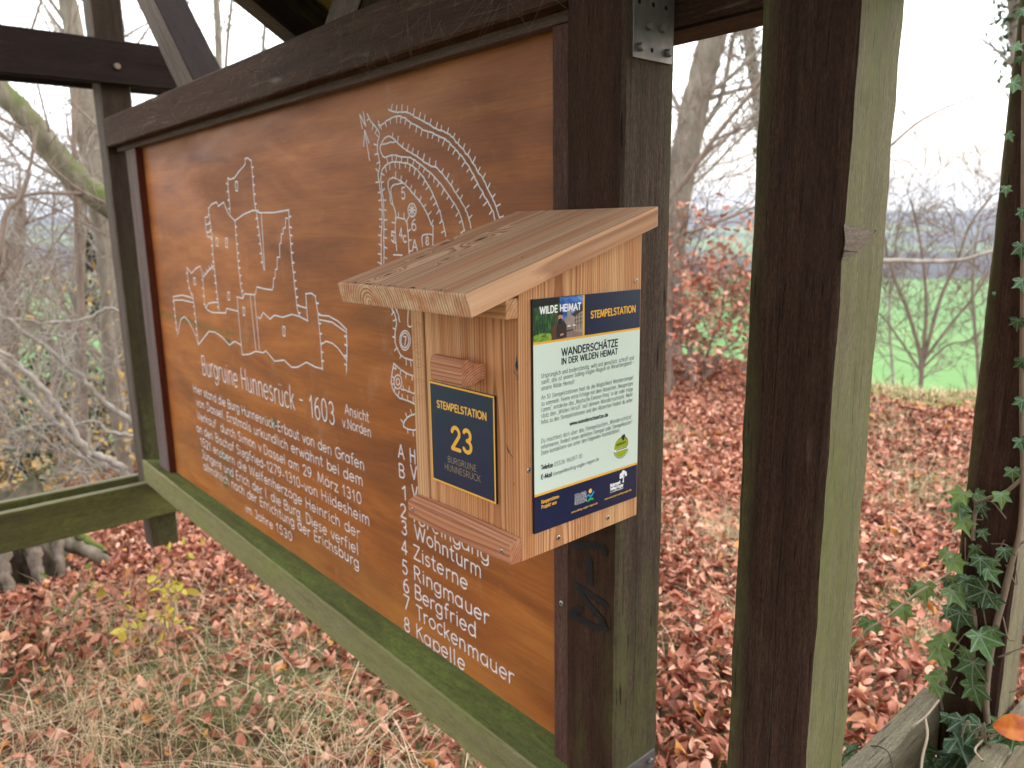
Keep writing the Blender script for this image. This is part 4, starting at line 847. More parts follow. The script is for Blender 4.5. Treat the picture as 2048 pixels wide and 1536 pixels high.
# ------------------------------------------------------------------ stamp box
XR, YF = -.7443, .6616
bx = thing('stamp_box', 'pale larch stamp box with slanted lid, blue plates and the number 23', 'stamp box', (-.87, .785, Z(-.457)))
def G(along, o):
    """grain frame: along 0/1/2 = axis of the grain, o = a point on the pith"""
    k = [along]+[i for i in range(3) if i != along]
    return lambda V: (V-np.asarray(o))[:, k]
def zr(y): return -.1066+.29*(y-.5598)          # underside of the lid
def side_board(x0, x1, pith, mt):
    V, F = prism([(YF, Z(-.457)), (K-.0004, Z(-.4535)), (K-.0004, Z(zr(K)-.0004)), (YF, Z(zr(YF)-.0004))], 0, x0, x1, .0012)
    return mesh('side_panel', V, F, M[mt], bx, gc=G(2, pith))
sr = side_board(-.7745, XR, (-.700, .735, 0), 'larch')
sl = side_board(-.996, -.9650, (-1.02, .70, 0), 'larch_pale')
V, F = cbox(-.9645, -.775, .885, .907, Z(-.455), Z(-.02)); mesh('back_panel', V, F, M['larch'], bx, gc=G(2, (-.9, 1.0, 0)))
V, F = cbox(-.9645, -.775, .684, .884, Z(-.455), Z(-.43)); mesh('floor_panel', V, F, M['larch'], bx, gc=G(0, (0, .7, Z(-.5))))
V, F = cbox(-.9627, -.7762, .6638, .682, Z(-.452), Z(-.092), .0012)
dr = mesh('door', V, F, M['larch'], bx, gc=G(2, (-.80, .715, 0)))
# grip on the door
V, F = prism([(.6225, Z(-.1815)), (.6275, Z(-.178)), (.634, Z(-.1765)), (.641, Z(-.183)), (.6508, Z(-.1862)), (.6636, Z(-.1865)), (.6636, Z(-.2075)), (.648, Z(-.2115)), (.632, Z(-.2145)), (.6225, Z(-.2125))], 0, -.8925, -.8195, .0012)
mesh('handle', V, F, M['larch_red'], dr, gc=G(0, (0, .668, Z(-.245))))
# ledges: bottom and top
lg = mesh('bottom_ledge', *prism([(.640, Z(-.456)), (.6614, Z(-.457)), (.6614, Z(-.421)), (.6405, Z(-.4275))], 0, -.994, -.7452, .001), M['larch_red'], bx, gc=G(0, (0, .70, Z(-.47))))
for px, pz in ((-.9806, -.4400), (-.7604, -.4402)):
    V, F, mi = screw((px, .6402, Z(pz)), (0, -1, 0), .0034); mesh('screw', V, F, [M['screw'], M['socket']], lg, mi=mi)
tl = mesh('top_ledge', *cbox(-.962, -.7452, .6405, .6614, Z(-.1172), Z(-.0905), .0018), M['larch_pale'], bx, gc=G(0, (0, .70, Z(-.14))))
V, F, mi = screw((-.7925, .6403, Z(-.1035)), (0, -1, 0), .0034); mesh('screw', V, F, [M['screw'], M['socket']], tl, mi=mi)
# lid: grain runs down the slope, pith low in the left half of the front end
sl_ = math.atan(.29); cs, sn = math.cos(sl_), math.sin(sl_)
def lid_gc(V):
    y = V[:, 1]-.552; z = V[:, 2]-Z(-.0765)
    return np.stack([y*cs+z*sn, V[:, 0]+.944, -y*sn+z*cs+.0265], 1)
def topz(y): return -.0765+.29*(y-.552)
def lid_pt(px, py):
    v = ray(px, py); n = np.array([0, -.29, 1.0]); o = np.array([0, 0, EYE]); p0 = np.array([0, .552, Z(-.0765)])
    t = (p0-o)@n/(np.array(v)@n); return o+np.array(v)*t
kn = []
for (px, py, s) in ((961, 478, .0085), (891, 486, .0075), (893, 518, .0045), (776, 549, .005), (842, 514, .005)):
    q = lid_pt(px, py); g = lid_gc(q[None, :])[0]; kn.append((g[0], g[1], g[2], s))
M['lid'] = larch('lid_larch', (.88, .53, .32), (.25, .092, .048), .0058, .65, kn, .12)
n_ = 22; V = []; F = []
prof = []
W0, W1 = -1.0225, -.715
bm = bmesh.new()
pl_ = [(.552, Z(-.0765)), (.9083, Z(.0268)), (.9083, Z(-.0022)), (.5598, Z(-.1060))]
V, F = prism(pl_, 0, W0, W1, .0022, 2); bm.free()
lid = mesh('lid', V, F, M['lid'], bx, gc=lid_gc)
for px, py in ((660+1620/3.0118, 400+137/3.0118), (660+1155/3.0118, 400+345/3.0118), (660+575/3.0118, 400+315/3.0118), (1043, 432)):
    q = lid_pt(px, py); V, F, mi = screw(q-np.array([0, -sn, cs])*.0006, (0, -sn, cs), .0026); mesh('screw', V, F, [M['screw'], M['socket']], lid, mi=mi)
# dark water stains along the front edge of the lid
fl = Flat(lambda a, b, l: (a, .552+b, Z(topz(.552+b))+l)); rn2 = random.Random(9)
for k in range(34):
    a = rn2.uniform(-.985, -.80) if k < 24 else rn2.uniform(-1.0, -.74); r_ = rn2.uniform(.0006, .0028)
    fl.poly([(a+r_*rn2.uniform(.7, 1.8)*math.cos(t), .0035+abs(rn2.gauss(0, .004))*0+r_*math.sin(t)*rn2.uniform(.5, 1)+abs(rn2.gauss(0, .002))) for t in np.linspace(0, 6.28, 9)[:-1]], .0003+k*.000004)
fl.build('water_stain', plain('mildew', (.045, .028, .022), .8), lid)
for y, z in ((.8969, 1.4687), (.8390, 1.1105), (.7329, 1.1084), (.6763, 1.2232)):
    V, F, mi = screw((XR, y, z), (1, 0, 0), .0036); mesh('screw', V, F, [M['screw'], M['socket']], sr, mi=mi)
# rubber-stamp prints on the front edges and ink smears
def ring(fl, cx, cz, r, w, lift, txt=None, clip=None):
    pts = [(cx+r*math.cos(t), cz+r*math.sin(t)) for t in np.linspace(0, 2*math.pi, 49)]
    run = []
    for q in pts+[None]:
        ok = q is not None and (clip is None or clip[0] < q[0] < clip[1]) and rn2.random() > .06
        if ok: run.append(q)
        else:
            if len(run) > 1: fl.stroke(run, w, lift, 0, 0)
            run = []
fl = Flat(lambda a, b, l: (a, YF-l, b))
for cx, cz, r in ((-.9775, 1.3927, .0155), (-.9815, 1.3562, .0185), (-.9785, 1.303, .017)):
    ring(fl, cx, cz, r, .0006, .0002, clip=(-.9945, -.9665)); ring(fl, cx, cz, r*.72, .0005, .0002, clip=(-.9945, -.9665))
    for k in range(10):
        a = rn2.uniform(0, 6.28); q = (cx+r*.86*math.cos(a), cz+r*.86*math.sin(a))
        if -.993 < q[0] < -.968: fl.stroke([q, (q[0]+rn2.uniform(-.0015, .0015), q[1]+rn2.uniform(-.002, .002))], .0005, .0002, 0, 0)
for cz in (1.3562,):
    v = []
    for ch, dz in (('2', .0045), ('3', -.0050)):
        for s in GL[ch][1]: fl.stroke([(-.9835+py*.0085, cz+dz-px*.0085+.003) for px, py in s], .0007, .0003, 0, 0)
fl.build('ink_stamp', M['stampred'], sl)
fl = Flat(lambda a, b, l: (a, YF-l, b))
ring(fl, -.7595, 1.3561, .0135, .0006, .0002, clip=(-.7735, -.7455)); ring(fl, -.7595, 1.3561, .009, .0004, .0002, clip=(-.7735, -.7455))
for k in range(16): 
    q = (-.7595+rn2.uniform(-.007, .007), 1.3561+rn2.uniform(-.01, .01)); fl.stroke([q, (q[0]+rn2.uniform(-.002, .002), q[1]+rn2.uniform(-.003, .003))], .0005, .0002, 0, 0)
fl.build('ink_stamp', M['stampgrey'], sr)
fl = Flat(lambda a, b, l: (a, YF-l, b))
fl.poly([(-.7495, 1.386), (-.7478, 1.379), (-.7465, 1.368), (-.7482, 1.362), (-.7515, 1.364), (-.7525, 1.371), (-.7503, 1.377)], .0002)
for P in (((-.7725, 1.2555), (-.7690, 1.2500), (-.7640, 1.2440), (-.7600, 1.2405)), ((-.7720, 1.2520), (-.7680, 1.2450)), ((-.7585, 1.205), (-.7580, 1.201)), ((-.7640, 1.131), (-.7636, 1.128)), ((-.7555, 1.362), (-.7500, 1.357), (-.7480, 1.350))):
    fl.build('ink_smear', M['smear'], sr); fl = Flat(lambda a, b, l: (a, YF-l, b)); fl.stroke(P, .0011, .0002)
fl.build('ink_smear', M['smear'], sr)

# number plate on the door
V, F = cbox(-.9512, -.7952, .6598, .6637, Z(-.3862), Z(-.2285), .0003, 1)
npl = mesh('number_plate', V, F, M['edge'], bx)
fl = Flat(lambda a, b, l: (a, .6598-l, b))
x0, x1, z0, z1 = -.9510, -.7954, Z(-.3860), Z(-.2287)
fl.poly([(x0, z0), (x1, z0), (x1, z1), (x0, z1)], .00008, 0)
e = .0030; fl.poly([(x0+e, z0+e), (x1-e, z0+e), (x1-e, z1-e), (x0+e, z1-e)], .00016, 1)
fl.build('plate_print', [M['yellow'], M['navy']], npl)
fl = Flat(lambda a, b, l: (a, .6598-l, b))
for (pl_, s, a0, b0, a1, b1, cap, w) in TEXT:
    if pl_ == 'ff': write(fl, s, a0, b0, a1, b1, cap, w, .00026, 0 if cap > .0099 and w > .001 else 1, 4)
fl.build('lettering', [M['yellow'], plain('dull_gold_print', (.45, .33, .16), .5)], npl)

# information plate on the right side
ya, yb, za, zb = .6822, .9022, 1.1292, 1.4563
V, F = cbox(XR, XR+.0042, ya, yb, za, zb, .0003, 1); ip = mesh('information_plate', V, F, M['edge'], bx)
XS = XR+.0042
to_s = lambda a, b, l: (XS+l, a, b)
rect = lambda a0, a1, b0, b1: [(a0, b0), (a1, b0), (a1, b1), (a0, b1)]
fl = Flat(to_s); A0, A1 = ya+.0006, yb-.0002; B0, B1 = za+.0002, zb-.0002
fl.poly(rect(A0, A1, B0, B1), .00008, 1)
fl.poly(rect(A0, A1, 1.1842, 1.3985), .00014, 0)
fl.poly(rect(A0, A1, 1.3958, 1.3990), .0002, 2); fl.poly(rect(A0, A1, 1.1832, 1.1866), .0002, 2); fl.poly(rect(.7773, .7810, 1.3990, B1), .0002, 2)
fl.build('plate_print', [M['cream'], M['navy'], M['yellow']], ip)
fl = Flat(to_s); MI = {'WILDE HEIMAT': 1, 'Naturpark': 1, 'Solling-Vogler': 1, 'im Weserbergland': 1, 'SOLLING': 1, 'VOGLER': 1, 'REGION': 1, 'www.wanderbares-deutschland.de': 0}
seen = 0
for (pl_, s, a0, b0, a1, b1, cap, w) in TEXT:
    if pl_ != 'rr': continue
    k = MI.get(s, 2 if (s in ('STEMPELSTATION', 'Kooperations-', 'Projekt von') or (s.startswith('www.') and b0 < 1.15)) else 0)
    write(fl, s, a0, b0, a1, b1, cap, w, .00034, k, 4 if w > .001 else 2)
fl.build('lettering', [M['ink'], M['white'], M['yellow']], ip)
# printed picture: forest on the left, town under a blue sky on the right, a bearded man with a deer in front
mm = NT('picture_forest', .4, .4); q = mm.obj(); f = mm.noise(mm.map(q, (1, 260, 60)), 1, 4, .7)
mm.col(mm.ramp(f, (.3, (.005, .014, .010)), (.5, (.018, .06, .022)), (.65, (.07, .19, .05)), (.8, (.30, .45, .16)))); PF = mm.m
mm = NT('picture_meadow', .4, .4); mm.col(mm.ramp(mm.noise(mm.map(q := mm.obj(), (1, 120, 260)), 1, 3), (.3, (.03, .10, .01)), (.7, (.32, .50, .06)))); PM = mm.m
mm = NT('picture_sky', .4, .4); q = mm.obj(); mm.col(mm.ramp(mm.noise(mm.map(q, (1, 50, 110)), 1, 4), (.45, (.012, .085, .36)), (.65, (.10, .26, .60)), (.8, (.6, .7, .85)))); PS = mm.m
cols = [PF, PM, PS, plain('picture_roof', (.045, .035, .035), .5), plain('picture_wall', (.34, .27, .23), .5, var=.4), plain('picture_square', (.25, .17, .15), .5, var=.3), plain('picture_timber', (.06, .035, .03), .5), plain('picture_coat', (.035, .022, .020), .5, var=.5), plain('picture_fur', (.10, .045, .025), .5, var=.4), plain('picture_skin', (.50, .26, .18), .5), plain('picture_hair', (.020, .011, .009), .5), plain('picture_white', (.8, .78, .76), .5), plain('picture_dark_sky', (.004, .008, .012), .5)]
fl = Flat(to_s); L0 = .00022
P0, P1, Q0, Q1 = .6830, .7772, 1.3990, 1.4560; dy, dz = P1-P0, Q1-Q0
U = lambda *pts: [(P0+u*dy, Q0+v*dz) for u, v in pts]
lv = [0]
def pic(mi, *pts): lv[0] += 1; fl.poly(U(*pts), L0+lv[0]*.000005, mi)
pic(0, (0, 0), (.52, 0), (.52, 1), (0, 1)); pic(2, (.52, .0), (1, .0), (1, 1), (.52, 1))
pic(12, (0, .8), (.52, .86), (.52, 1), (0, 1)); pic(1, (0, 0), (.46, 0), (.44, .14), (.2, .2), (0, .16))
pic(5, (.5, 0), (1, 0), (1, .26), (.66, .30), (.5, .24))
pic(4, (.62, .30), (.80, .28), (.80, .56), (.66, .52), (.62, .46)); pic(4, (.80, .14), (1, .08), (1, .68), (.80, .54))
pic(3, (.76, .55), (1, .80), (1, .62), (.82, .50)); pic(4, (.675, .40), (.745, .40), (.745, .66), (.675, .66)); pic(3, (.66, .64), (.76, .64), (.725, .76), (.71, .86), (.695, .76))
for v in (.30, .40, .50): pic(6, (.81, v), (1, v+.03), (1, v+.045), (.81, v+.012))
for u in (.84, .89, .95): pic(6, (u, .18), (u+.012, .18), (u+.012, .58), (u, .55))
pic(11, (.66, .27), (.76, .27), (.71, .315)); pic(11, (.78, .27), (.86, .28), (.82, .32)); pic(6, (.66, .15), (.80, .17), (.80, .20), (.66, .19))
pic(8, (.36, 0), (.60, 0), (.58, .34), (.46, .44), (.37, .32), (.345, .16)); pic(7, (.46, .02), (.66, .02), (.66, .32), (.60, .44), (.50, .44), (.45, .26))
pic(9, (.50, .42), (.575, .42), (.585, .56), (.54, .60), (.49, .55)); pic(10, (.485, .36), (.56, .36), (.58, .47), (.535, .50), (.49, .47)); pic(10, (.48, .56), (.50, .66), (.56, .67), (.59, .60), (.57, .565), (.52, .585))
pic(8, (.42, .50), (.50, .56), (.48, .62), (.40, .60)); pic(9, (.53, .07), (.60, .09), (.60, .13), (.53, .12))
fl.build('printed_picture', cols, ip)
# emblems: green badge, sun over hills, white tree
fl = Flat(to_s); ell = lambda cx, cz, rx, rz_, n=32, a0=0, a1=6.2832: [(cx+rx*math.cos(t), cz+rz_*math.sin(t)) for t in np.linspace(a0, a1, n+1)[:-1]]
em = [plain('emblem_green', (.32, .42, .02), .45), M['white'], M['ink'], plain('emblem_orange', (.86, .50, .12), .45), plain('emblem_blue', (.015, .34, .78), .45), plain('emblem_leaf', (.02, .42, .10), .45), plain('emblem_red', (.6, .03, .02), .45)]
cx, cz = .8632, 1.2192
fl.poly(ell(cx, cz, .0172, .0172), .0002, 1); fl.poly(ell(cx, cz, .0160, .0160), .00022, 0)
fl.poly([(cx-.0172, cz-.0058), (cx+.0165, cz-.0050), (cx+.0168, cz-.0012), (cx-.0166, cz-.0020)], .00025, 1)
fl.stroke([(cx+.0172*math.cos(t), cz+.0172*math.sin(t)) for t in np.linspace(-2.9, -.4, 18)], .0011, .00026, 2)
fl.stroke([(cx+.0166*math.cos(t), cz+.0166*math.sin(t)) for t in np.linspace(.15, .55, 5)], .0016, .00027, 3); fl.stroke([(cx+.0166*math.cos(t), cz+.0166*math.sin(t)) for t in np.linspace(.45, .8, 5)], .0016, .00028, 6); fl.stroke([(cx+.0166*math.cos(t), cz+.0166*math.sin(t)) for t in np.linspace(.8, 1.15, 5)], .0016, .00029, 2)
for a, b, r_ in ((.0030, .0150, .0032), (.0062, .0165, .0028), (.0048, .0118, .0026)): fl.poly(ell(cx+a, cz+b, r_, r_, 8), .0003+a*.002, 2)
fl.build('badge_emblem', em, ip); fl = Flat(to_s)
fl.poly(ell(.7953, 1.1653, .0036, .0036), .0002, 3)
fl.stroke(smooth_line([(.7878, 1.1585), (.7915, 1.1598), (.7950, 1.1575), (.7985, 1.1580), (.8027, 1.1622)], 4), .0026, .00022, 4)
fl.poly([(.7876, 1.1500), (.7905, 1.1530), (.7950, 1.1557), (.7990, 1.1548), (.8030, 1.1510), (.8010, 1.1500), (.7960, 1.1512), (.7915, 1.1496)], .00024, 5)
fl.build('hills_emblem', em, ip); fl = Flat(to_s)
for a, b, r_ in ((.8640, 1.1745, .0034), (.8690, 1.1772, .0040), (.8738, 1.1752, .0032), (.8628, 1.1708, .0026), (.8755, 1.1722, .0024), (.8668, 1.1718, .0030)): fl.poly(ell(a, b, r_, r_, 10), .0002+a*.0001, 1)
fl.poly([(.8672, 1.1612), (.8708, 1.1612), (.8702, 1.1660), (.8720, 1.1715), (.8668, 1.1715), (.8684, 1.1660)], .00032, 1)
fl.stroke([(.8690, 1.1690), (.8725, 1.1745)], .0008, .00036, 2)
fl.build('tree_emblem', em, ip)
# ------------------------------------------------------------------ leaf litter and grass
lr = np.random.default_rng(11)
def leaf_cloud(P, size, tone, rng, tilt=.5, curl=.35, fine=False):
    """P n x 3 centres; folded, curled leaves"""
    n = len(P); s = np.asarray(size)*np.ones(n)
    az = rng.uniform(0, 2*np.pi, n); tl = rng.normal(0, tilt, n); rl = rng.normal(0, tilt, n)
    ca, sa = np.cos(az), np.sin(az); X = np.stack([ca, sa, np.zeros(n)], 1); Y = np.stack([-sa, ca, np.zeros(n)], 1); Zv = np.tile([0, 0, 1.], (n, 1))
    X2 = X*np.cos(tl)[:, None]+Zv*np.sin(tl)[:, None]; Z2 = np.cross(X2, Y); Y2 = Y*np.cos(rl)[:, None]+Z2*np.sin(rl)[:, None]; Z3 = np.cross(X2, Y2)
    if fine:
        T = np.array([(-.5, 0), (-.28, 0), (-.03, 0), (.26, 0), (.56, 0), (-.40, .17), (-.14, .29), (.20, .22), (-.40, -.17), (-.14, -.29), (.20, -.22), (.42, .10), (.42, -.10)])
        base = np.array([[0, 5, 1], [1, 5, 6], [1, 6, 2], [2, 6, 7], [2, 7, 3], [3, 7, 11], [3, 11, 4], [0, 1, 8], [1, 9, 8], [1, 2, 9], [2, 10, 9], [2, 3, 10], [3, 12, 10], [3, 4, 12]])
    else:
        T = np.array([(-.5, 0), (-.15, 0), (.2, 0), (.55, 0), (-.26, .27), (.16, .26), (-.26, -.27), (.16, -.26)])
        base = np.array([[0, 4, 5, 1], [1, 5, 3, 2], [0, 1, 7, 6], [1, 2, 3, 7]])
    m_ = len(T); cv = rng.normal(0, curl, n); cu = rng.normal(0, curl, n); tw = rng.normal(0, curl*.8, n)
    w = rng.uniform(.75, 1.15, n); jt = rng.normal(0, .022, (n, m_))
    ay = np.abs(T[None, :, 1])
    h = (T[None, :, 0]**2)*cv[:, None]*1.3+(ay**2)*cu[:, None]*4.5+ay*.18+T[None, :, 0]*T[None, :, 1]*tw[:, None]*2.2+jt
    V = P[:, None, :]+s[:, None, None]*(X2[:, None]*T[None, :, 0:1]+Y2[:, None]*(T[None, :, 1:2]*(1-np.abs(cu)[:, None, None]*.5))*w[:, None, None]+Z3[:, None]*h[..., None])
    F = (np.arange(n)*m_)[:, None, None]+base[None]
    return V.reshape(-1, 3), F.reshape(-1, base.shape[1]), np.repeat(tone, m_)

nm_fine = lambda q, nr: q is nr
def grassy(x, y):
    g = np.exp(-(((x+2.05)/1.2)**2+((y-.5)/.72)**2)**1.6)
    for a, b, s in ((-1.95, 3.3, .42), (-1.5, 4.8, .55), (-2.6, 5.6, .5), (-1.35, 2.55, .22), (-1.1, 3.1, .2), (-.9, 2.9, .15), (-3.4, 4.2, .4), (-1.9, 1.9, .3)):
        g = np.maximum(g, .85*np.exp(-((x-a)**2+(y-b)**2)/s**2))
    return g
def scatter(n, x0, x1, y0, y1, rng): return rng.uniform(x0, x1, n), rng.uniform(y0, y1, n)
X, Y = scatter(250000, -9.2, 1.5, -1.5, 9.2, lr)
r = np.hypot(X, Y); thd = np.degrees(np.arctan2(X, Y)); crest = np.interp(thd, [-180, -95, -60, -35, -20, 20, 60, 180], [9, 7.5, 9.0, 8.7, 7.2, 7.6, 9, 9])
patch = np.sin(X*2.1+.4)*np.sin(Y*1.7+1.1)+.5*np.sin(X*5.3)*np.sin(Y*4.7)
keep = (lr.random(len(X)) < np.clip(1.02-grassy(X, Y)*.8, .04, 1)) & (r < crest+1.2) & (r > .5) & ~((thd > -29) & (thd < -13) & (r > crest-.55) & (lr.random(len(X)) < .9)) & ~((thd > -5) & (lr.random(len(X)) < .6))
X, Y, r = X[keep], Y[keep], r[keep]
zz = hgt(X, Y)+lr.uniform(.002, .045, len(X))+np.clip(patch[keep], 0, 1)*.015
tone = np.clip(lr.beta(1.9, 1.7, len(X))*.93+patch[keep]*.07, 0, .93); tone[lr.random(len(X)) < .035] = 1.0
nr = r < 4.6
for q_, nm, lb in ((nr, 'leaf_litter', 'fallen copper beech leaves covering the near ground'), (~nr, 'leaf_litter', 'fallen copper beech leaves on the bank farther off')):
    V, F, T = leaf_cloud(np.stack([X, Y, zz], 1)[q_], lr.uniform(.028, .068, int(q_.sum())), tone[q_], lr, .62, .7, nm_fine(q_, nr))
    tag(mesh(nm, V, F, M['litter'], smooth=True, attrs={'tone': T}), lb, 'leaf litter', kind='stuff')
# broken sticks among the leaves
T = Tubes()
for k in range(230):
    x_, y_ = lr.uniform(-6, .2), lr.uniform(.4, 7); a_ = lr.uniform(0, 3.14); L_ = lr.uniform(.06, .35); z_ = H(x_, y_)+.035; v_ = np.array([math.cos(a_), math.sin(a_), lr.normal(0, .08)]); c_0 = np.array([x_, y_, z_])
    T.add(smooth_line([c_0-v_*L_/2, c_0+lr.normal(0, .012, 3), c_0+v_*L_/2], 3), np.linspace(lr.uniform(.002, .005), .0015, 7), 4)
tag(T.build('ground_sticks', M['deadtwig']), 'small broken sticks lying among the leaves', 'sticks', kind='stuff')

def blades(P, hgt_, lean, width, tone, rng):
    n = len(P); az = rng.uniform(0, 2*np.pi, n); d = np.stack([np.cos(az), np.sin(az), np.zeros(n)], 1); sd_ = np.stack([-np.sin(az), np.cos(az), np.zeros(n)], 1)
    t = np.array([0, .35, .7, 1.0]); wd = np.array([1, .85, .55, .08])
    C = P[:, None]+d[:, None]*(lean*hgt_)[:, None, None]*(t**1.8)[None, :, None]
    C[:, :, 2] += (hgt_[:, None]*(t[None]-.45*np.minimum(lean, 1.5)[:, None]*t[None]**2.4))
    L = C-sd_[:, None]*(width[:, None]*wd[None])[..., None]/2; Rr = C+sd_[:, None]*(width[:, None]*wd[None])[..., None]/2
    V = np.stack([L, Rr], 2).reshape(n, 8, 3); base = np.array([[0, 1, 3, 2], [2, 3, 5, 4], [4, 5, 7, 6]])
    return V.reshape(-1, 3), ((np.arange(n)*8)[:, None, None]+base[None]).reshape(-1, 4), np.repeat(tone, 8)
X, Y = scatter(420000, -4.6, .6, -1.2, 7.0, lr)
g = grassy(X, Y); cl = np.clip(.5+.5*np.sin(X*7.3+Y*3.1)+.35*np.sin(Y*11+X*4), .4, 1)
keep = lr.random(len(X)) < g*cl*.62; X, Y = X[keep], Y[keep]; n = len(X); near = np.hypot(X+2, Y-.8) < 1.6
green = lr.random(n) < np.clip(.30+.4*np.sin(X*3.3)*np.sin(Y*4.1+1), .04, .55)
tone = np.where(green, lr.uniform(0, .32, n), lr.uniform(.42, 1, n)); hh = np.where(green, lr.uniform(.04, .14, n), lr.uniform(.04, .17, n)*(1+.8*(lr.random(n) > .93)))*np.where(near, 1, .8)
V, F, T = blades(np.stack([X, Y, hgt(X, Y)], 1), hh, lr.gamma(2, .55, n), lr.uniform(.0014, .0034, n), tone, lr)
tag(mesh('grass', V, F, M['grass'], attrs={'tone': T}), 'dry straw coloured grass with green tufts', 'grass', kind='stuff')
# a strip of grass along the crest
X, Y = scatter(30000, -5.5, 0, 5.2, 9.2, lr); r = np.hypot(X, Y); thd = np.degrees(np.arctan2(X, Y)); crest = np.interp(thd, [-60, -35, -20, 20], [9.0, 8.7, 7.2, 7.6])
keep = (np.abs(r-crest-.2) < .55) & (lr.random(len(X)) < np.interp(thd, [-40, -27, -22, 0], [.2, .2, 1, 1])); X, Y = X[keep], Y[keep]; n = len(X)
tone = np.where(lr.random(n) < .5, lr.uniform(.1, .34, n), lr.uniform(.45, 1, n))
V, F, T = blades(np.stack([X, Y, hgt(X, Y)], 1), lr.uniform(.05, .16, n), lr.gamma(2, .5, n), lr.uniform(.004, .008, n), tone, lr)
tag(mesh('bank_grass', V, F, M['grass'], attrs={'tone': T}), 'pale grass along the edge of the bank', 'grass', kind='stuff')

# ------------------------------------------------------------------ trees
def twigs(T, p, d, L, r, depth, rng, grav=0, wob=.22, nch=(3, 5), n=4, leaves=None, rmin=.0028, ang=(.35, 1.0)):
    segs = max(3, int(L/(.16+.12*depth))); P = [p]; d = d/np.linalg.norm(d); D = [d]
    for i in range(segs):
        d = d+rng.normal(0, wob, 3)*(.5 if depth > 1 else 1)+np.array([0, 0, grav]); d /= np.linalg.norm(d); P.append(P[-1]+d*L/segs); D.append(d)
    P = np.array(P); rad = np.linspace(r, max(r*.35, rmin*.6), len(P)); T.add(P, np.maximum(rad, rmin*.6), 5 if r > .02 else n)
    if leaves is not None and depth <= 1: leaves += [P[i]+rng.normal(0, .03, 3) for i in range(1, len(P))]
    if depth <= 0: return
    for k in range(rng.integers(nch[0], nch[1]+1)):
        t = rng.uniform(.2, .98); i = min(int(t*segs), segs-1); q = P[i]+(P[i+1]-P[i])*(t*segs-i)
        a = np.cross(D[i], rng.normal(0, 1, 3)); a /= np.linalg.norm(a)+1e-9; an = rng.uniform(*ang)
        twigs(T, q, D[i]*math.cos(an)+a*math.sin(an), L*rng.uniform(.35, .7), max(r*(1-t*.6)*rng.uniform(.4, .6), rmin), depth-1, rng, grav, wob, nch, n, leaves, rmin, ang)
def along(T, P, rad, rng, count, L, depth, rmin, grav=.03, wob=.2, nch=(2, 4), leaves=None, t0=.15):
    d = np.gradient(P, axis=0); d /= np.linalg.norm(d, axis=1)[:, None]+1e-9
    for k in range(count):
        i = int(rng.uniform(t0, .99)*(len(P)-1)); a = np.cross(d[i], rng.normal(0, 1, 3)); a /= np.linalg.norm(a)+1e-9; an = rng.uniform(.5, 1.2)
        twigs(T, P[i], d[i]*math.cos(an)+a*math.sin(an), L*rng.uniform(.5, 1.2), max(rad[i]*rng.uniform(.10, .26), rmin), depth, rng, grav, wob, nch, 3, leaves, rmin)
def hand_tree(name, label, cat, pts, r0, r1, mt='bark', ct='twig', seed=1, count=14, L=1.2, depth=2, rmin=.004, extra=(), group=None, foot=True, grav=.02, sub=5):
    """pts: world points from the foot upwards"""
    rng = np.random.default_rng(seed); pts = [np.array(q, float) for q in pts]
    if foot:
        b = pts[0]; pts = [np.array([b[0], b[1], H(b[0], b[1])-.15])]+pts if b[2] > H(b[0], b[1]) else pts
    t = thing(name, label, cat, (float(pts[0][0]), float(pts[0][1]), float(pts[0][2])), group)
    P = smooth_line(pts, sub); P = P+rng.normal(0, r0*.03, P.shape); rad = np.linspace(r0, r1, len(P))*(1+rng.normal(0, .02, len(P)))
    T = Tubes(); T.add(P, rad, 9); C = Tubes()
    for e, er in extra:
        Q = smooth_line([np.array(q, float) for q in e], 4); T.add(Q, np.linspace(er, er*.5, len(Q)), 6); along(C, Q, np.linspace(er, er*.5, len(Q)), rng, max(3, count//3), L*.7, depth, rmin, grav)
    along(C, P, rad, rng, count, L, depth, rmin, grav)
    T.build('trunk', M[mt], t)
    if C.V: C.build('crown', M[ct], t)
    return t
A = lambda d, *px: [atd(x, y, d) for x, y in px]
GB = 'bare trees on the slope beyond the far post'
hand_tree('leaning_tree', 'thick grey trunk patched with bright moss leaning across the gap left of the far post', 'tree', A(6.6, (520, 980), (430, 700), (300, 470), (225, 415), (165, 368), (110, 308), (58, 238), (0, 180), (-80, 90), (-160, 20)), .12, .062, 'barkmoss', 'twigdark', 3, 18, 1.4, 2, .0032, group=GB)
hand_tree('bare_tree', 'tall straight pale trunk rising behind the far post to the tie beam', 'tree', A(9.5, (275, 1000), (250, 800), (216, 520), (186, 330), (160, 150), (140, 20), (118, -120)), .125, .085, 'bark', 'twigdark', 4, 26, 1.7, 2, .0038, group=GB)
hand_tree('slender_tree', 'slender pale trunk with a kink just left of the far post', 'tree', A(7.4, (262, 1000), (236, 860), (216, 720), (210, 590), (203, 490), (178, 350), (160, 260), (147, 170), (140, 60), (132, -60)), .055, .03, 'bark', 'twig', 5, 18, 1.1, 2, .0028, group=GB)
hand_tree('slender_tree', 'thin brown sapling with a crooked stem near the middle of the left gap', 'tree', A(7.0, (172, 1000), (168, 800), (163, 640), (158, 520), (152, 400), (148, 260), (150, 120)), .035, .016, 'twigdark', 'twig', 6, 20, 1.0, 2, .0028, group=GB)
hand_tree('bare_tree', 'reddish brown bushy tree at the left edge below the tie beam', 'tree', A(13, (8, 1000), (14, 780), (22, 600), (36, 470), (42, 400)), .17, .07, 'twigdark', 'twigdark', 7, 46, 1.6, 2, .006, group=GB)
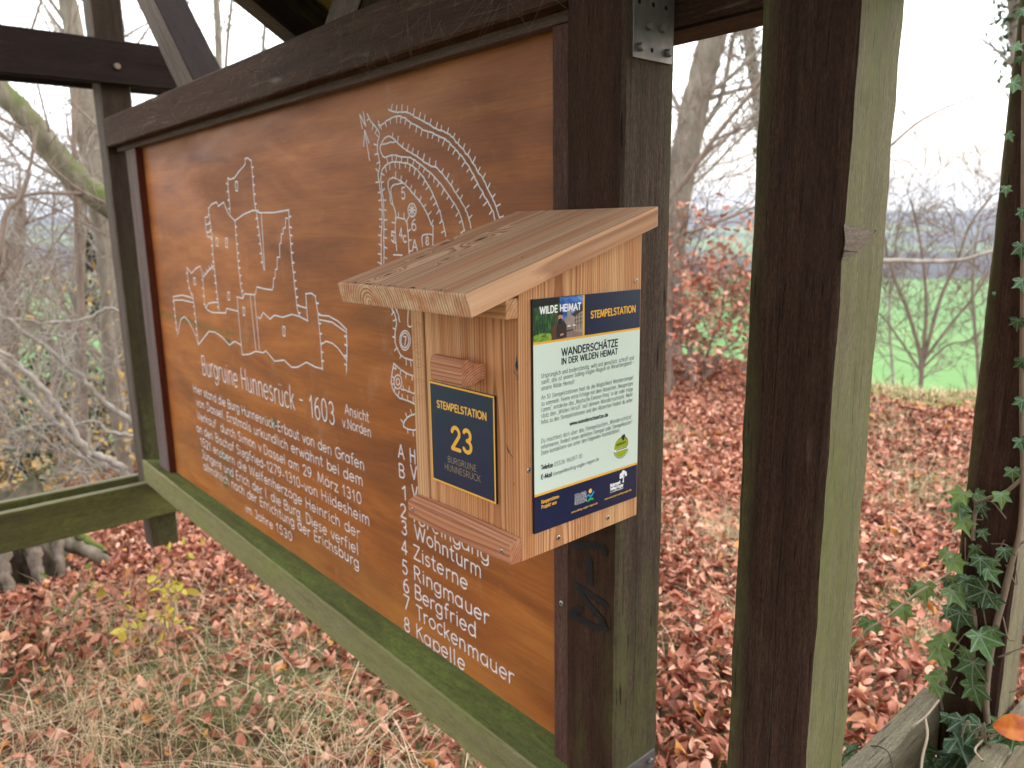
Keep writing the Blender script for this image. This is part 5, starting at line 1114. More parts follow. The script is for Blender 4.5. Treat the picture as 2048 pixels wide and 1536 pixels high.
hand_tree('slender_tree', 'thin dark stem bending at the left edge of the photo', 'tree', A(6.2, (-20, 700), (-8, 560), (12, 430), (40, 395), (58, 340), (75, 250)), .022, .009, 'twigdark', 'twigdark', 8, 9, .8, 2, .0035, group=GB, foot=False)
hand_tree('slender_tree', 'grey stem with ivy at its foot seen between the leaning shrub and the far post', 'tree', A(10, (160, 980), (158, 820), (156, 640), (160, 480), (170, 300), (178, 150)), .085, .05, 'bark', 'twig', 9, 24, 1.5, 2, .0038, group=GB)
# leaning grey shrub beyond the lower boards
sh_pts = [((266, 985), (244, 940), (205, 912), (177, 905), (144, 853), (110, 808), (72, 764), (30, 722), (-30, 690)), ((262, 960), (243, 945), (205, 928), (155, 886), (100, 834), (55, 786), (0, 724), (-60, 660)), ((300, 900), (266, 847), (205, 803), (171, 764), (127, 724), (83, 691), (33, 652), (-40, 600)), ((250, 985), (205, 945), (150, 903), (110, 892), (60, 858), (10, 870), (-60, 880)), ((330, 890), (271, 872), (221, 864), (188, 842), (127, 853), (72, 825), (20, 800)), ((300, 640), (243, 626), (210, 617), (160, 641), (83, 643), (0, 637), (-60, 640)), ((200, 965), (160, 905), (122, 880), (108, 850), (60, 852), (0, 876))]
st_ = thing('leaning_shrub', 'tangle of pale grey stems arching to the left above the lower boards', 'shrub', tuple(atd(255, 985, 6.2)))
T = Tubes(); C = Tubes(); rg = np.random.default_rng(21)
for k, pp_ in enumerate(sh_pts):
    d_ = 6.2+.25*(k % 3-1); P = smooth_line([np.array(atd(x, y, d_)) for x, y in pp_], 5); P = P+rg.normal(0, .008, P.shape)
    r_ = (.030, .032, .026, .014, .019, .014, .009)[k]; rad = np.linspace(r_, r_*.45, len(P)); T.add(P, rad, 7); along(C, P, rad, rg, 11, .7, 2, .003, .03, .25)
T.build('stem', M['twig'], st_); C.build('crown', M['twig'], st_)

# thin growth filling the left gap: saplings
sap = None
GS = 'thin saplings in the undergrowth left of the board'
for k in range(15):
    x = rg.uniform(-140, 285); d_ = rg.uniform(7.5, 15); b = atd(x, 900, d_); b = Vector((b.x, b.y, H(b.x, b.y)))
    if k < 6 or sap is None or k % 3 == 0:
        s_t = thing('sapling', 'thin pale bare sapling in the undergrowth left of the notice board', 'sapling', tuple(b), GS)
        hgt_t = rg.uniform(3.5, 6.5); C = Tubes(); T = Tubes(); P = smooth_line([np.array(b)+np.array([rg.normal(0, .06*i), rg.normal(0, .06*i), hgt_t*i/6]) for i in range(7)], 3)
        rad = np.linspace(.018, .005, len(P)); T.add(P, rad, 6); along(C, P, rad, rg, 30, 1.0, 2, .0026, .05, .22, (2, 4))
        T.build('trunk', M['twig'] if k % 2 else M['twigdark'], s_t); C.build('crown', M['twig'] if k % 2 else M['twigdark'], s_t); sap = s_t
    else:
        c = sap.copy(); COL.objects.link(c); c.location = b; c.rotation_euler = (0, 0, rg.uniform(0, 6.28))
        for ch in sap.children: q = ch.copy(); COL.objects.link(q); q.parent = c
# far wood on the slope and in the valley: reads as one mass
C = Tubes(); fr = np.random.default_rng(31)
for k in range(150):
    if k < 90: a = R(fr.uniform(-112, -62)); d_ = 14+96*fr.random()**1.6
    else: a = R(fr.uniform(-60, -5)); d_ = fr.uniform(520, 680)
    x, y = d_*math.sin(a), d_*math.cos(a); z = H(x, y); h_ = fr.uniform(8, 15) if k < 90 else fr.uniform(7, 13)
    if k < 90: h_ = min(h_, (EYE-d_*.05)-z+fr.uniform(-1, 2))
    h_ = max(h_, 2.5)
    P = np.array([[x+fr.normal(0, .15*i), y+fr.normal(0, .15*i), z+h_*i/5] for i in range(6)]); C.add(P, np.linspace(.10+.0012*d_, .03, 6), 5)
    for j in range(22):
        i = fr.integers(1, 6); v = np.array([fr.normal(), fr.normal(), abs(fr.normal())*.9+.2]); v /= np.linalg.norm(v); L_ = h_*fr.uniform(.12, .3); q = P[i]
        m1 = q+v*L_*.5+fr.normal(0, .1, 3); e_ = m1+v*L_*.5+fr.normal(0, .25, 3); r_ = .012+.0007*d_; C.add([q, m1, e_], [r_*1.5, r_, r_*.5], 3)
        for w_ in range(3):
            v2 = v+fr.normal(0, .6, 3); C.add([m1, m1+v2*L_*.5], [r_*.7, r_*.4], 3)
tag(C.build('distant_wood', M['twigdark']), 'leafless wood covering the slope below and the valley edge', 'wood', kind='stuff')
# amber undergrowth and evergreen scrub on the left slope
n = 17000; a = np.radians(fr.uniform(-100, -70, n)); d_ = fr.uniform(7, 19, n); X, Y = d_*np.sin(a), d_*np.cos(a); up_ = np.abs(fr.normal(0, .8, n)); cl = np.sin(X*1.9)*np.sin(Y*2.3+1)
k = cl > -.2; P = np.stack([X, Y, hgt(X, Y)+up_], 1)[k]
V, F, T_ = leaf_cloud(P, fr.uniform(.04, .09, len(P)), np.clip(fr.normal(.5, .25, len(P)), 0, 1), fr, .8)
tag(mesh('undergrowth', V, F, M['amber'], smooth=True, attrs={'tone': T_}), 'amber bramble undergrowth on the slope left of the board', 'undergrowth', kind='stuff')
def bush(name, label, c, rad, n, size, mt, seed, stems=7, gr=None):
    rg_ = np.random.default_rng(seed); b = (c[0], c[1], H(c[0], c[1])); t = thing(name, label, 'bush', b, gr)
    T = Tubes(); tips = []
    for k in range(stems):
        v = np.array([rg_.normal(0, .5), rg_.normal(0, .5), 1]); twigs(T, np.array(b), v, c[2]-b[2]+rad[2]*.8, .014, 2, rg_, .05, .15, (2, 4), 3, tips)
    T.build('stem', M['twigdark'], t)
    v = rg_.normal(0, 1, (n, 3)); v /= np.linalg.norm(v, axis=1)[:, None]; P = np.array(c)+v*np.array(rad)*(rg_.random(n)[:, None]**.5)
    lump = np.sin(P[:, 0]*6+1)*np.sin(P[:, 1]*6)*np.sin(P[:, 2]*6+2); P = P[lump > -.25]
    V, F, T_ = leaf_cloud(P, rg_.uniform(*size, len(P)), np.clip(rg_.normal(.45, .25, len(P)), 0, 1), rg_, .9)
    mesh('foliage', V, F, M[mt], t, smooth=True, attrs={'tone': T_}); return t
q = atd(150, 790, 11); bush('evergreen_bush', 'dark evergreen bush low behind the arching grey stems', (q.x, q.y, q.z-.1), (.75, .75, .75), 1500, (.06, .11), 'evergreen', 41)
q = atd(60, 900, 10.5); bush('evergreen_bush', 'low dark green bush at the far left above the lower boards', (q.x, q.y, q.z), (.5, .5, .4), 700, (.06, .10), 'evergreen', 42)
q = atd(182, 540, 10.2); bush('ivy_clump', 'upright ivy clump on a stem beside the far post', (q.x, q.y, q.z), (.13, .13, .55), 420, (.06, .10), 'evergreen', 43, 2)

# ---- trees seen between the two right posts and at the right
GR = 'bare trees beyond the leaf bank on the right'
hand_tree('bare_tree', 'stout pale leaning trunk between the stamp box post and the next post', 'tree', A(9.6, (1335, 900), (1340, 560), (1350, 420), (1368, 320), (1388, 220), (1408, 140), (1430, 60), (1462, -60)), .185, .15, 'bark', 'twig', 51, 26, 1.7, 2, .006, group=GR,
          extra=[(A(9.6, (1358, 330), (1400, 262), (1440, 200), (1470, 60)), .04), (A(9.5, (1352, 400), (1330, 300), (1340, 200)), .03)])
t_ivy = hand_tree('ivy_covered_tree', 'narrow trunk wrapped in ivy just left of the second post', 'tree', A(11.5, (1560, 900), (1545, 450), (1530, 300), (1515, 190), (1502, 110), (1490, 30), (1478, -60)), .085, .07, 'bark', 'twig', 52, 14, 1.2, 2, .006, group=GR)
t_iv2 = hand_tree('ivy_covered_tree', 'ivy covered trunk at the top right corner of the photo', 'tree', A(9.5, (2075, 900), (2062, 450), (2052, 250), (2042, 120), (2036, 20), (2030, -80)), .10, .085, 'bark', 'twig', 53, 4, .8, 1, .006, group=GR)
def clad(t, pxs, d_, n, rad, seed):
    rg_ = np.random.default_rng(seed); L_ = smooth_line([np.array(atd(x, y, d_)) for x, y in pxs], 12); P = L_[rg_.integers(0, len(L_), n)]+rg_.normal(0, rad, (n, 3))
    V, F, T_ = leaf_cloud(P, rg_.uniform(.05, .09, n), np.clip(rg_.normal(.45, .25, n), 0, 1), rg_, 1.0); mesh('ivy_foliage', V, F, M['evergreen'], t, smooth=True, attrs={'tone': T_})
clad(t_ivy, ((1530, 300), (1505, 120), (1488, 30)), 11.5, 330, .10, 61); clad(t_iv2, ((2046, 170), (2038, 40), (2030, -60)), 9.5, 500, .10, 62)
hand_tree('slender_tree', 'thin diagonal bare tree leaning right between the two posts', 'tree', A(7.6, (1290, 900), (1300, 560), (1330, 420), (1378, 350), (1430, 275), (1478, 215), (1530, 150), (1590, 60)), .034, .014, 'twigdark', 'twigdark', 54, 22, .9, 2, .0042, group=GR,
          extra=[(A(7.6, (1425, 282), (1470, 262), (1515, 250)), .012), (A(7.6, (1412, 300), (1400, 250), (1392, 215)), .008)])
hand_tree('slender_tree', 'crooked reddish branchlet tree rising above the beech leaves', 'tree', A(7.0, (1335, 900), (1342, 560), (1350, 480), (1400, 458), (1452, 438), (1520, 410)), .022, .008, 'twigdark', 'twigdark', 55, 16, .7, 2, .004, group=GR)
hand_tree('slender_tree', 'pale horizontal bough crossing the gap right of the stamp box', 'tree', A(8.4, (1250, 900), (1300, 620), (1360, 572), (1400, 556), (1450, 545), (1520, 538), (1600, 530)), .03, .016, 'twig', 'twig', 56, 8, .7, 1, .004, group=GR)
sb = atd(1845, 780, 10.5)
hand_tree('bare_shrub', 'many stemmed bare shrub in front of the green field', 'shrub', A(10.5, (1842, 760), (1838, 700), (1815, 620), (1790, 560), (1765, 470), (1750, 400)), .032, .010, 'twigdark', 'twigdark', 57, 40, .95, 2, .0042, group=GR,
          extra=[(A(10.5, (1842, 740), (1852, 640), (1850, 560), (1838, 470), (1822, 400)), .024), (A(10.5, (1845, 730), (1880, 600), (1915, 520), (1940, 450), (1985, 390)), .024), (A(10.5, (1848, 720), (1900, 650), (1950, 590), (1990, 520)), .02), (A(10.5, (1840, 740), (1800, 680), (1770, 640), (1740, 610)), .018), (A(10.5, (1846, 735), (1895, 690), (1940, 680), (1990, 640)), .015)])
hand_tree('bare_shrub', 'fine twigged bare shrub farther down the slope beside the ivy post', 'shrub', A(14, (1960, 900), (1955, 720), (1945, 600), (1950, 500), (1962, 430)), .035, .012, 'twigdark', 'twigdark', 66, 44, 1.2, 2, .0055, group=GR)
hand_tree('bare_shrub', 'low bare bush against the hill close beside the second post', 'shrub', A(15, (1790, 900), (1785, 740), (1778, 620), (1790, 500), (1800, 410)), .035, .012, 'twig', 'twigdark', 67, 44, 1.2, 2, .0055, group=GR)
hand_tree('slender_tree', 'thin pale bough running level across the view right of the second post', 'tree', A(6.4, (1640, 900), (1660, 560), (1720, 530), (1780, 521), (1850, 523), (1920, 520), (1965, 508), (2010, 496)), .022, .012, 'twig', 'twig', 58, 9, .55, 1, .0035, group=GR)
hand_tree('slender_tree', 'fine twig reaching up right against the white sky beside the second post', 'tree', A(8, (1640, 900), (1660, 480), (1700, 360), (1780, 292), (1850, 236), (1965, 184)), .02, .007, 'twigdark', 'twigdark', 59, 9, .5, 1, .004, group=GR)
hand_tree('slender_tree', 'thin forked tree top left of the leaning rafter above the rail', 'tree', A(12, (470, 900), (450, 500), (440, 200), (437, 80), (434, 20), (430, -60)), .06, .04, 'bark', 'twigdark', 63, 16, 1.3, 2, .007, group=GB)
hand_tree('slender_tree', 'thin upright tree top beside the rafter above the rail', 'tree', A(13, (500, 900), (470, 500), (452, 200), (456, 70), (462, 20), (468, -60)), .035, .02, 'bark', 'twigdark', 64, 16, 1.1, 2, .007, group=GB)
hand_tree('slender_tree', 'small bare tree top just left of the steep rafter', 'tree', A(14, (560, 900), (540, 500), (528, 200), (527, 90), (532, 40), (538, 20)), .045, .02, 'bark', 'twigdark', 65, 18, .8, 2, .007, group=GB)
# young beech still holding its leaves
b = atd(1390, 800, 7.6); bt = thing('young_beech', 'young beech holding copper coloured leaves between the stamp box post and the next post', 'tree', (b.x, b.y, H(b.x, b.y)))
T = Tubes(); C = Tubes(); lv_ = []; rg = np.random.default_rng(71)
for k, (x0_, y0_, x1_, y1_) in enumerate(((1385, 800, 1350, 430), (1370, 800, 1405, 460), (1400, 800, 1460, 560), (1350, 790, 1330, 520), (1390, 800, 1500, 640), (1360, 800, 1300, 600))):
    P = smooth_line([np.array(atd(x0_+(x1_-x0_)*t, y0_+(y1_-y0_)*t, 7.6+.3*(k % 3-1)))+rg.normal(0, .03, 3) for t in (0, .25, .5, .75, 1)], 4); rad = np.linspace(.018, .006, len(P)); T.add(P, rad, 6)
    along(C, P, rad, rg, 20, .8, 2, .003, -.01, .2, (2, 4), lv_, .2)
T.build('trunk', M['twigdark'], bt); C.build('crown', M['twigdark'], bt)
lv_ = np.array(lv_); lv_ = lv_[(lv_[:, 2] < EYE+.02+.25*rg.random(len(lv_))**2)]
lv_ = lv_[rg.permutation(len(lv_))[:2000]]
V, F, T_ = leaf_cloud(lv_, rg.uniform(.055, .09, len(lv_)), np.clip(rg.normal(.5, .22, len(lv_)), 0, 1), rg, .6); mesh('foliage', V, F, M['beech'], bt, smooth=True, attrs={'tone': T_})
q = atd(1495, 590, 10); bush('evergreen_bush', 'yellow green bush half hidden by the second post', (q.x, q.y, q.z), (.35, .35, .5), 500, (.05, .09), 'mossleaf', 44)

# ---- stump with roots beyond the far boards
sx, sy = -4.72, .40; sz = H(sx, sy); su = thing('tree_stump', 'broad rotten tree stump with mossy roots behind the lower boards', 'stump', (sx, sy, sz))
V = []; F = []; n1, n2 = 26, 64; rg = np.random.default_rng(81); ph = rg.uniform(0, 6.28, 6)
for i in range(n1):
    t = i/(n1-1); z_ = t*.52
    for k in range(n2):
        a_ = 2*math.pi*k/n2; lobe = .5+.5*math.sin(a_*5+ph[0]+.4*math.sin(a_*2)); fl_ = math.exp(-t*3.0)
        r_ = .30+.10*math.sin(a_*3+ph[1])*.5+fl_*(.10+.30*lobe**2)+.035*math.sin(a_*13+t*6+ph[2])+.02*math.sin(a_*29+t*17)
        r_ *= (1-.10*t); zz_ = z_-.06+(.07*math.sin(a_*2+ph[3])+.05*math.sin(a_*7))*t
        V.append((sx+r_*math.cos(a_), sy+r_*math.sin(a_), sz+zz_))
for i in range(n1-1):
    for k in range(n2): F.append([i*n2+k, i*n2+(k+1) % n2, (i+1)*n2+(k+1) % n2, (i+1)*n2+k])
c0 = len(V); V.append((sx, sy, sz+.40)); F += [[(n1-1)*n2+k, (n1-1)*n2+(k+1) % n2, c0] for k in range(n2)]
mesh('stump_wood', V, F, M['stump'], su, smooth=True)
def root(pts, r_, mt):
    P = smooth_line([np.array(at(x, y, 0, X)) for x, y, X in pts], 5); T = Tubes(); T.add(P+rg.normal(0, .005, P.shape), np.linspace(r_, r_*.6, len(P))*rg.uniform(.94, 1.07, len(P)), 10); T.build('root', M[mt], su)
M['rootwood'] = bark('root_wood', (.06, .045, .035), (.27, .21, .165), .12, 18)
root(((100, 1080, -4.62), (129, 1087, -4.55), (178, 1104, -4.45), (223, 1130, -4.38), (240, 1150, -4.38)), .045, 'rootwood')
root(((150, 1072, -4.58), (172, 1080, -4.52), (195, 1093, -4.46), (212, 1106, -4.43)), .022, 'barkmoss')
root(((60, 1080, -4.42), (67, 1110, -4.36), (76, 1153, -4.31), (98, 1192, -4.27)), .038, 'rootwood')
root(((112, 1085, -4.45), (118, 1115, -4.38), (122, 1145, -4.34), (132, 1170, -4.32)), .030, 'rootwood')
root(((10, 1080, -4.42), (6, 1130, -4.34), (20, 1180, -4.28), (30, 1215, -4.26)), .035, 'rootwood')
# ---- small yellow sapling and plants in front of the leaves
def sapl(px, py, htpx, label, mt, seed, n, d_):
    b = at(px, py, 2, 0); b = Vector((b.x*d_, b.y*d_, 0)); b.z = H(b.x, b.y); rg_ = np.random.default_rng(seed); t = thing('seedling', label, 'seedling', tuple(b)); T = Tubes(); tips = []
    for k in range(3): twigs(T, np.array(b), np.array([rg_.normal(0, .22), rg_.normal(0, .22), 1]), htpx, .004, 1, rg_, .03, .12, (3, 5), 4, tips, .0014)
    T.build('stem', M['deadtwig'], t); P = np.array(tips); P = P[rg_.permutation(len(P))[:n]]
    V, F, T_ = leaf_cloud(P, rg_.uniform(.03, .062, len(P)), np.clip(rg_.normal(.55, .25, len(P)), 0, 1), rg_, .5); mesh('foliage', V, F, M[mt], t, smooth=True, attrs={'tone': T_})
sapl(348, 1300, .27, 'yellow leaved seedling below the bottom rail near the far post', 'yellowleaf', 91, 44, 1.0)
sapl(292, 1310, .16, 'low yellow green seedling beside the taller yellow one', 'yellowleaf', 92, 24, 1.0)
sapl(135, 1290, .26, 'pale green seedling in the leaves left of the yellow ones', 'mossleaf', 93, 14, 1.0)
# fallen twig in the leaves
tw = Tubes()
tw.add(smooth_line([at(1352, 768, 1, 6.6), at(1395, 762, 1, 6.5), at(1440, 778, 1, 6.4)], 4), .012, 5)
tag(tw.build('fallen_branch', M['twig']), 'grey fallen branch on the leaf bank between the posts', 'branch')

# ------------------------------------------------------------------ ivy on the right post
def ivy_leaf(c, size, nrm, roll, tone, rg_, lobes=1.0):
    """five-lobed leaf, petiole at c, tip pointing along roll in the leaf plane"""
    nrm = np.array(nrm, float); nrm /= np.linalg.norm(nrm); a = np.cross([0, 0, 1.], nrm); a = a/np.linalg.norm(a) if np.linalg.norm(a) > .05 else np.array([1., 0, 0]); b = np.cross(nrm, a)
    ux = a*math.cos(roll)-b*math.sin(roll); uy = a*math.sin(roll)+b*math.cos(roll)
    half = [(0, .98), (.10, .66), (.17, .50), (.28, .44), (.58, .46), (.44, .26), (.36, .10), (.50, -.10), (.34, -.20), (.16, -.22), (.0, -.10)]
    out_ = half+[(-x_, y_) for x_, y_ in half[1:-1]][::-1]; j = rg_.normal(0, .02, (len(out_), 2)); st_ = rg_.uniform(.82, 1.18)
    pts = np.array([(x_*st_, y_) for x_, y_ in out_])+j; inner = pts*.5
    L = np.vstack([[[0, 0]], inner, pts]); f1, f2 = rg_.uniform(.05, .3), rg_.normal(0, .12)
    hz = np.abs(L[:, 0])*f1-(L[:, 1]**2)*(.12+f2)+rg_.normal(0, .012, len(L))
    V = np.array(c)+size*(L[:, :1]*ux+L[:, 1:]*uy+hz[:, None]*nrm); n = len(pts); F = []
    for i in range(n): k = (i+1) % n; F.append([0, 1+i, 1+k]); F.append([1+i, 1+n+i, 1+n+k, 1+k])
    return V, F, np.c_[L, np.zeros(len(L))], np.full(len(L), tone)
class Ivy:
    def __init__(s): s.V = []; s.F = []; s.L = []; s.T = []; s.n = 0
    def add(s, *a, **k):
        V, F, L, T = ivy_leaf(*a, **k); s.V.append(V); s.F += [[i+s.n for i in f] for f in F]; s.L.append(L); s.T.append(T); s.n += len(V)
    def build(s, name, parent): return mesh(name, np.vstack(s.V), s.F, M['ivy'], parent, smooth=True, attrs={'lc': np.vstack(s.L), 'tone': np.concatenate(s.T)})
ri = np.random.default_rng(101); YI = 1.70
iv = thing('ivy', 'dark green ivy with pale veins climbing the right post and spilling over the grey boards', 'ivy', tuple(at(1930, 1440, 1, YI))); I = Ivy(); T = Tubes()
def leafpx(px, py, s, y=YI-.02, roll=None, tone=None, nrm=None):
    c = at(px, py, 1, y); sz_ = s/FPX*c.length*1.0
    sz_ = s/FPX*(c-Vector((0, 0, EYE))).length
    roll = roll if roll is not None else math.pi+ri.normal(0, .7)
    I.add(c, sz_*.95, nrm if nrm is not None else (.25+ri.normal(0, .25), -1, .35+ri.normal(0, .3)), roll, tone if tone is not None else np.clip(ri.normal(.42, .16), 0, .7), ri)
PI_ = math.pi
for px, py, s, ro in ((2012, 985, 34, 2.9), (1968, 1010, 38, 2.2), (1995, 1035, 36, 3.3), (1948, 995, 30, 2.6), (2040, 1050, 30, 3.0), (1940, 1020, 26, 3.4), (1985, 1090, 40, 3.7), (1950, 1090, 34, 2.6), (1995, 1125, 42, 2.8), (1955, 1130, 36, 3.2), (2030, 1150, 40, 3.1), (1940, 1155, 30, 3.6), (1960, 1170, 36, 2.9), (1980, 1185, 50, 3.9), (1905, 1185, 44, 3.0), (1925, 1205, 42, 3.3), (1950, 1195, 40, 2.4), (1928, 1225, 58, 3.1), (1990, 1205, 44, 2.7), (1985, 1245, 38, 3.4), (1962, 1275, 56, 3.0), (1925, 1300, 28, 3.1), (2030, 1250, 36, 3.2), (2036, 1285, 38, 3.6), (1950, 1325, 62, 3.05), (1945, 1372, 52, 2.75), (1890, 1165, 34, 2.5), (1975, 1140, 38, 2.2), (1915, 1160, 34, 3.9), (1900, 1215, 30, 2.8), (2010, 1095, 34, 3.5), (1970, 1060, 30, 3.0)):
    if ri.random() > .22: leafpx(px+ri.normal(0, 5), py+ri.normal(0, 6), s*ri.uniform(.6, 1.05), YI-.012-ri.uniform(0, .045), ro+ri.normal(0, .35), tone=np.clip(ri.normal(.5, .2), .05, .9))
for px, py, s, ro in ((1875, 1290, 46, 2.6), (1890, 1310, 34, 3.3), (1860, 1352, 26, 2.2), (1868, 1370, 34, 1.6), (1885, 1350, 26, 4.2), (1925, 985, 34, 3.6), (1918, 1005, 42, 2.9), (1925, 1040, 36, 2.6), (1905, 1120, 40, 2.4), (1895, 1105, 26, 3.8), (1885, 1280, 30, 4.0), (1895, 1270, 24, 2.0)):
    leafpx(px, py, s, YI-.02, ro, tone=ri.uniform(.78, .98), nrm=(.1, -.8, .6))
# foot: leaves lying over the boards
for px, py, s, ro, nn in ((1835, 1490, 52, 2.4, (.2, -.9, .5)), (1868, 1522, 60, 3.4, (.1, -.8, .7)), (1915, 1478, 74, 1.75, (.1, -.75, .8)), (1930, 1500, 60, 3.5, (.2, -.8, .7)), (1905, 1515, 50, 2.7, (.1, -.8, .6)), (1960, 1450, 44, 3.6, (.2, -.8, .6)), (1925, 1440, 50, 3.0, (.2, -.9, .4)), (1898, 1432, 30, 3.0, (.2, -.9, .3)), (2012, 1455, 40, 4.2, (.1, -.6, .9)), (2030, 1470, 46, 4.0, (.1, -.6, .9)), (1815, 1530, 34, 3.0, (.1, -.8, .6)), (1945, 1460, 40, 2.4, (.1, -.8, .6)), (1855, 1540, 50, 2.2, (.1, -.8, .6)), (1893, 1545, 46, 3.8, (.1, -.8, .6)), (1690, 1515, 34, 1.9, (.1, -.6, .8)), (1703, 1492, 22, 2.6, (.1, -.6, .8))):
    leafpx(px, py, s, 1.62 if px > 1800 else 1.55, ro, nrm=nn)
# leaves up the edge of the post
for px, py, s, ro in ((2030, 92, 28, 2.3), (2046, 20, 24, 3.6), (2026, 165, 34, 2.2), (2040, 115, 18, 3), (2016, 268, 22, 2.6), (2012, 375, 24, 3.1), (2042, 490, 40, 3.0), (2046, 420, 26, 3.2), (2044, 560, 40, 2.9), (1988, 585, 10, 2.8), (2036, 640, 30, 3.2), (2046, 720, 34, 3), (2040, 880, 34, 2.7), (2045, 800, 30, 3.2), (2025, 940, 34, 3.0)):
    leafpx(px, py, s*.8, YI-.02, ro, tone=.45 if px > 2030 else .62)
I.build('foliage', iv)
def stem(pts, r_, y=YI-.012): T.add(smooth_line([np.array(at(x_, y_, 1, y)) for x_, y_ in pts], 5), r_, 6)
stem(((1975, 1445), (1972, 1400), (1978, 1330), (1990, 1260), (2008, 1190), (2022, 1130)), .0065); stem(((2022, 1130), (2040, 1060), (2046, 960), (2044, 800), (2046, 600), (2048, 300), (2050, 50)), .005)
stem(((1942, 1400), (1945, 1330), (1947, 1290), (1950, 1250), (1945, 1215)), .0050); stem(((1952, 1005), (1980, 995), (2010, 985), (2046, 955)), .0042); stem(((1946, 1080), (1948, 1040), (1952, 1005), (1935, 980)), .0042)
stem(((1884, 1420), (1880, 1395), (1884, 1370), (1878, 1345)), .0042); stem(((1936, 1155), (1910, 1175), (1880, 1195)), .0022); stem(((1915, 1150), (1936, 1180), (1930, 1200), (1922, 1185)), .0028)
for k in range(14):
    x_, y_ = ri.uniform(1940, 1985), ri.uniform(1455, 1505); stem(((x_, y_), (x_+ri.normal(0, 14), y_+ri.normal(0, 12)), (x_+ri.normal(0, 26), y_+ri.normal(8, 18))), .0016, 1.60)
for k in range(26):
    x_, y_ = ri.uniform(1895, 2035), ri.uniform(990, 1400); stem(((x_, y_), (x_+ri.normal(0, 14), y_+ri.normal(0, 14)), (x_+ri.normal(0, 24), y_+ri.normal(0, 20))), .0013)
T.build('stem', M['ivystem'], iv)
# side shoot reaching towards the second post
I = Ivy(); T = Tubes(); tv = thing('ivy_shoot', 'slim ivy shoot with four bright leaves stretched between the ivy post and the second post', 'ivy', tuple(at(1905, 1140, 1, YI)))
T.add(smooth_line([np.array(at(x_, y_, 1, YI-.02-.02*k)) for k, (x_, y_) in enumerate(((1902, 1145), (1870, 1165), (1835, 1185), (1800, 1213), (1765, 1240), (1730, 1262), (1700, 1295)))], 4), np.linspace(.0028, .0015, 25), 5)
for px, py, s, ro in ((1850, 1172, 40, 3.0), (1836, 1176, 34, 3.5), (1792, 1208, 30, 3.4), (1805, 1215, 36, 2.9), (1738, 1242, 34, 3.3), (1750, 1250, 24, 2.8), (1704, 1278, 22, 3.0)):
    leafpx(px, py, s, YI-.05, ro, tone=ri.uniform(.80, .98), nrm=(.2, -.9, .2))
I.build('foliage', tv); T.build('stem', M['deadtwig'], tv)
# orange leaf, dry twigs and a loop of wire on the boards
def big_leaf(c, size, nrm, roll, rg_):
    nrm = np.array(nrm, float); nrm /= np.linalg.norm(nrm); a = np.cross([0, 0, 1.], nrm); a /= np.linalg.norm(a); b = np.cross(nrm, a); ux = a*math.cos(roll)-b*math.sin(roll); uy = a*math.sin(roll)+b*math.cos(roll)
    V = []; F = []; nl, nw = 9, 4
    for i in range(nl):
        t = i/(nl-1); w_ = .34*math.sin(math.pi*min(1, t*.96+.02))**.75
        for k in range(-nw, nw+1):
            s_k = k/nw; hh_ = .12*abs(s_k)*w_*2+.10*math.sin(t*3)+.03*math.sin(t*20+k); V.append(np.array(c)+size*(ux*(s_k*w_)+uy*t+nrm*hh_))
    m_ = 2*nw+1
    for i in range(nl-1):
        for k in range(m_-1): F.append([i*m_+k, i*m_+k+1, (i+1)*m_+k+1, (i+1)*m_+k])
    return V, F
mo = NT('orange_leaf', .4, .4); q = mo.n('ShaderNodeNewGeometry').outputs['Position']; mo.col(mo.ramp(mo.noise(q, 45, 4), (.3, (.30, .06, .016)), (.5, (.50, .125, .018)), (.75, (.58, .20, .035)))); M['orange'] = mo.m
c = at(1986, 1452, 1, 1.60); V, F = big_leaf(c, .074, (.15, -.75, .75), 1.35, ri)
tag(mesh('fallen_leaf', V, F, M['orange'], smooth=True), 'single glossy orange leaf lying on the grey board at the foot of the ivy post', 'leaf')
T = Tubes()
T.add(smooth_line([at(1878, 1400, 1, 1.60), at(1852, 1432, 1, 1.55), at(1825, 1452, 1, 1.52)], 4), .0022, 5); T.add(smooth_line([at(1850, 1434, 1, 1.55), at(1855, 1470, 1, 1.52), at(1846, 1510, 1, 1.49), at(1842, 1545, 1, 1.46)], 4), .0028, 5)
tag(T.build('dry_twig', M['deadtwig']), 'forked dry twig lying over the grey board below the ivy', 'twig'); T = Tubes()
T.add(smooth_line([at(1965, 1480, 1, 1.6), at(1950, 1500, 1, 1.56), at(1965, 1522, 1, 1.5)], 4), .0022, 5)
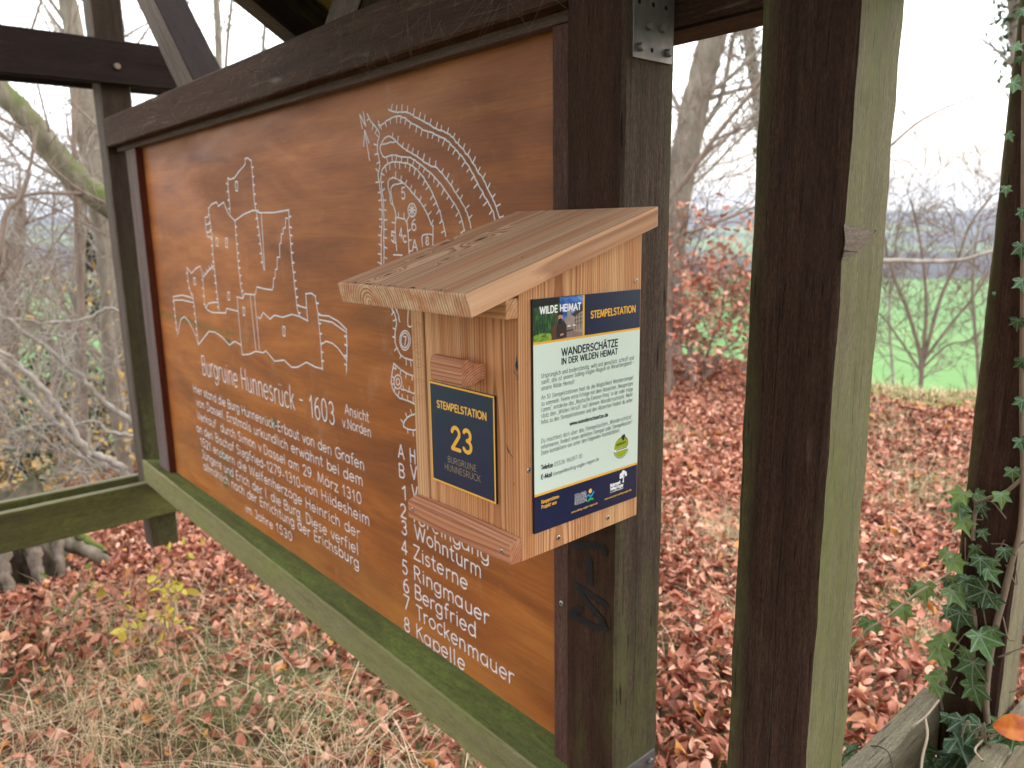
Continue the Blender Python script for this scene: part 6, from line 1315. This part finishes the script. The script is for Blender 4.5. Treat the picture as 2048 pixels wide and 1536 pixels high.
tag(T.build('dry_twig', M['deadtwig']), 'short curved dry twig among the ivy at the foot of the right post', 'twig')
T = Tubes(); T.add(smooth_line([at(1674, 1545, 1, 1.38), at(1690, 1512, 1, 1.40), at(1720, 1496, 1, 1.42), at(1752, 1492, 1, 1.43), at(1775, 1503, 1, 1.42), at(1784, 1530, 1, 1.40), at(1785, 1560, 1, 1.38)], 5), .0012, 5)
tag(T.build('wire_loop', plain('dark_wire', (.025, .018, .012), .6)), 'dark thin wire looped over the grey board', 'wire_loop')  # the loop of dark wire on the board

# scar with a lump of pale wood on the second post
V = []; F = []; nu, nv = 16, 12; y0_, y1_ = 1.0, 1.0
for i in range(nu+1):
    for k in range(nv+1):
        u, v = i/nu, k/nv; wl_ = math.sqrt(max(0, 1-(u*1.0)**2)); yy = .9095+u*.088; zt = Z(-.002-.010*u); zb = Z(-.044+.036*u*u)
        zz_ = zb+(zt-zb)*v; V.append((-.4413+.0018+.0028*(1-u)*math.sin(math.pi*min(1, v*1.15))-.0012*math.exp(-((v-.3-.12*u)/.05)**2), yy, zz_))
for i in range(nu):
    for k in range(nv): a = i*(nv+1)+k; F.append([a, a+nv+1, a+nv+2, a+1])
M['scar'] = stained('scar_wood', (.11, .082, .062), (.24, .18, .14), .05, crack=.7, fine=.7)
o = mesh('knot_scar', V, F, M['scar'], p2, gc=lambda V: V[:, [1, 2, 0]], smooth=True); o['label'] = 'pale saw scar on the outer side of the post'

# ------------------------------------------------------------------ air
V, F = cbox(-5200, 5200, -5200, 5200, -52, 190, 0)
hz = bpy.data.materials.new('haze'); hz.use_nodes = True; t_ = hz.node_tree; t_.nodes.clear(); ou = t_.nodes.new('ShaderNodeOutputMaterial'); vo = t_.nodes.new('ShaderNodeVolumePrincipled')
vo.inputs['Color'].default_value = (.74, .82, 1, 1); vo.inputs['Density'].default_value = .00019; vo.inputs['Anisotropy'].default_value = .2; t_.links.new(vo.outputs[0], ou.inputs['Volume'])
HAZE = mesh('haze', V, F, hz); tag(HAZE, 'thin autumn haze over the valley', 'haze', kind='stuff')
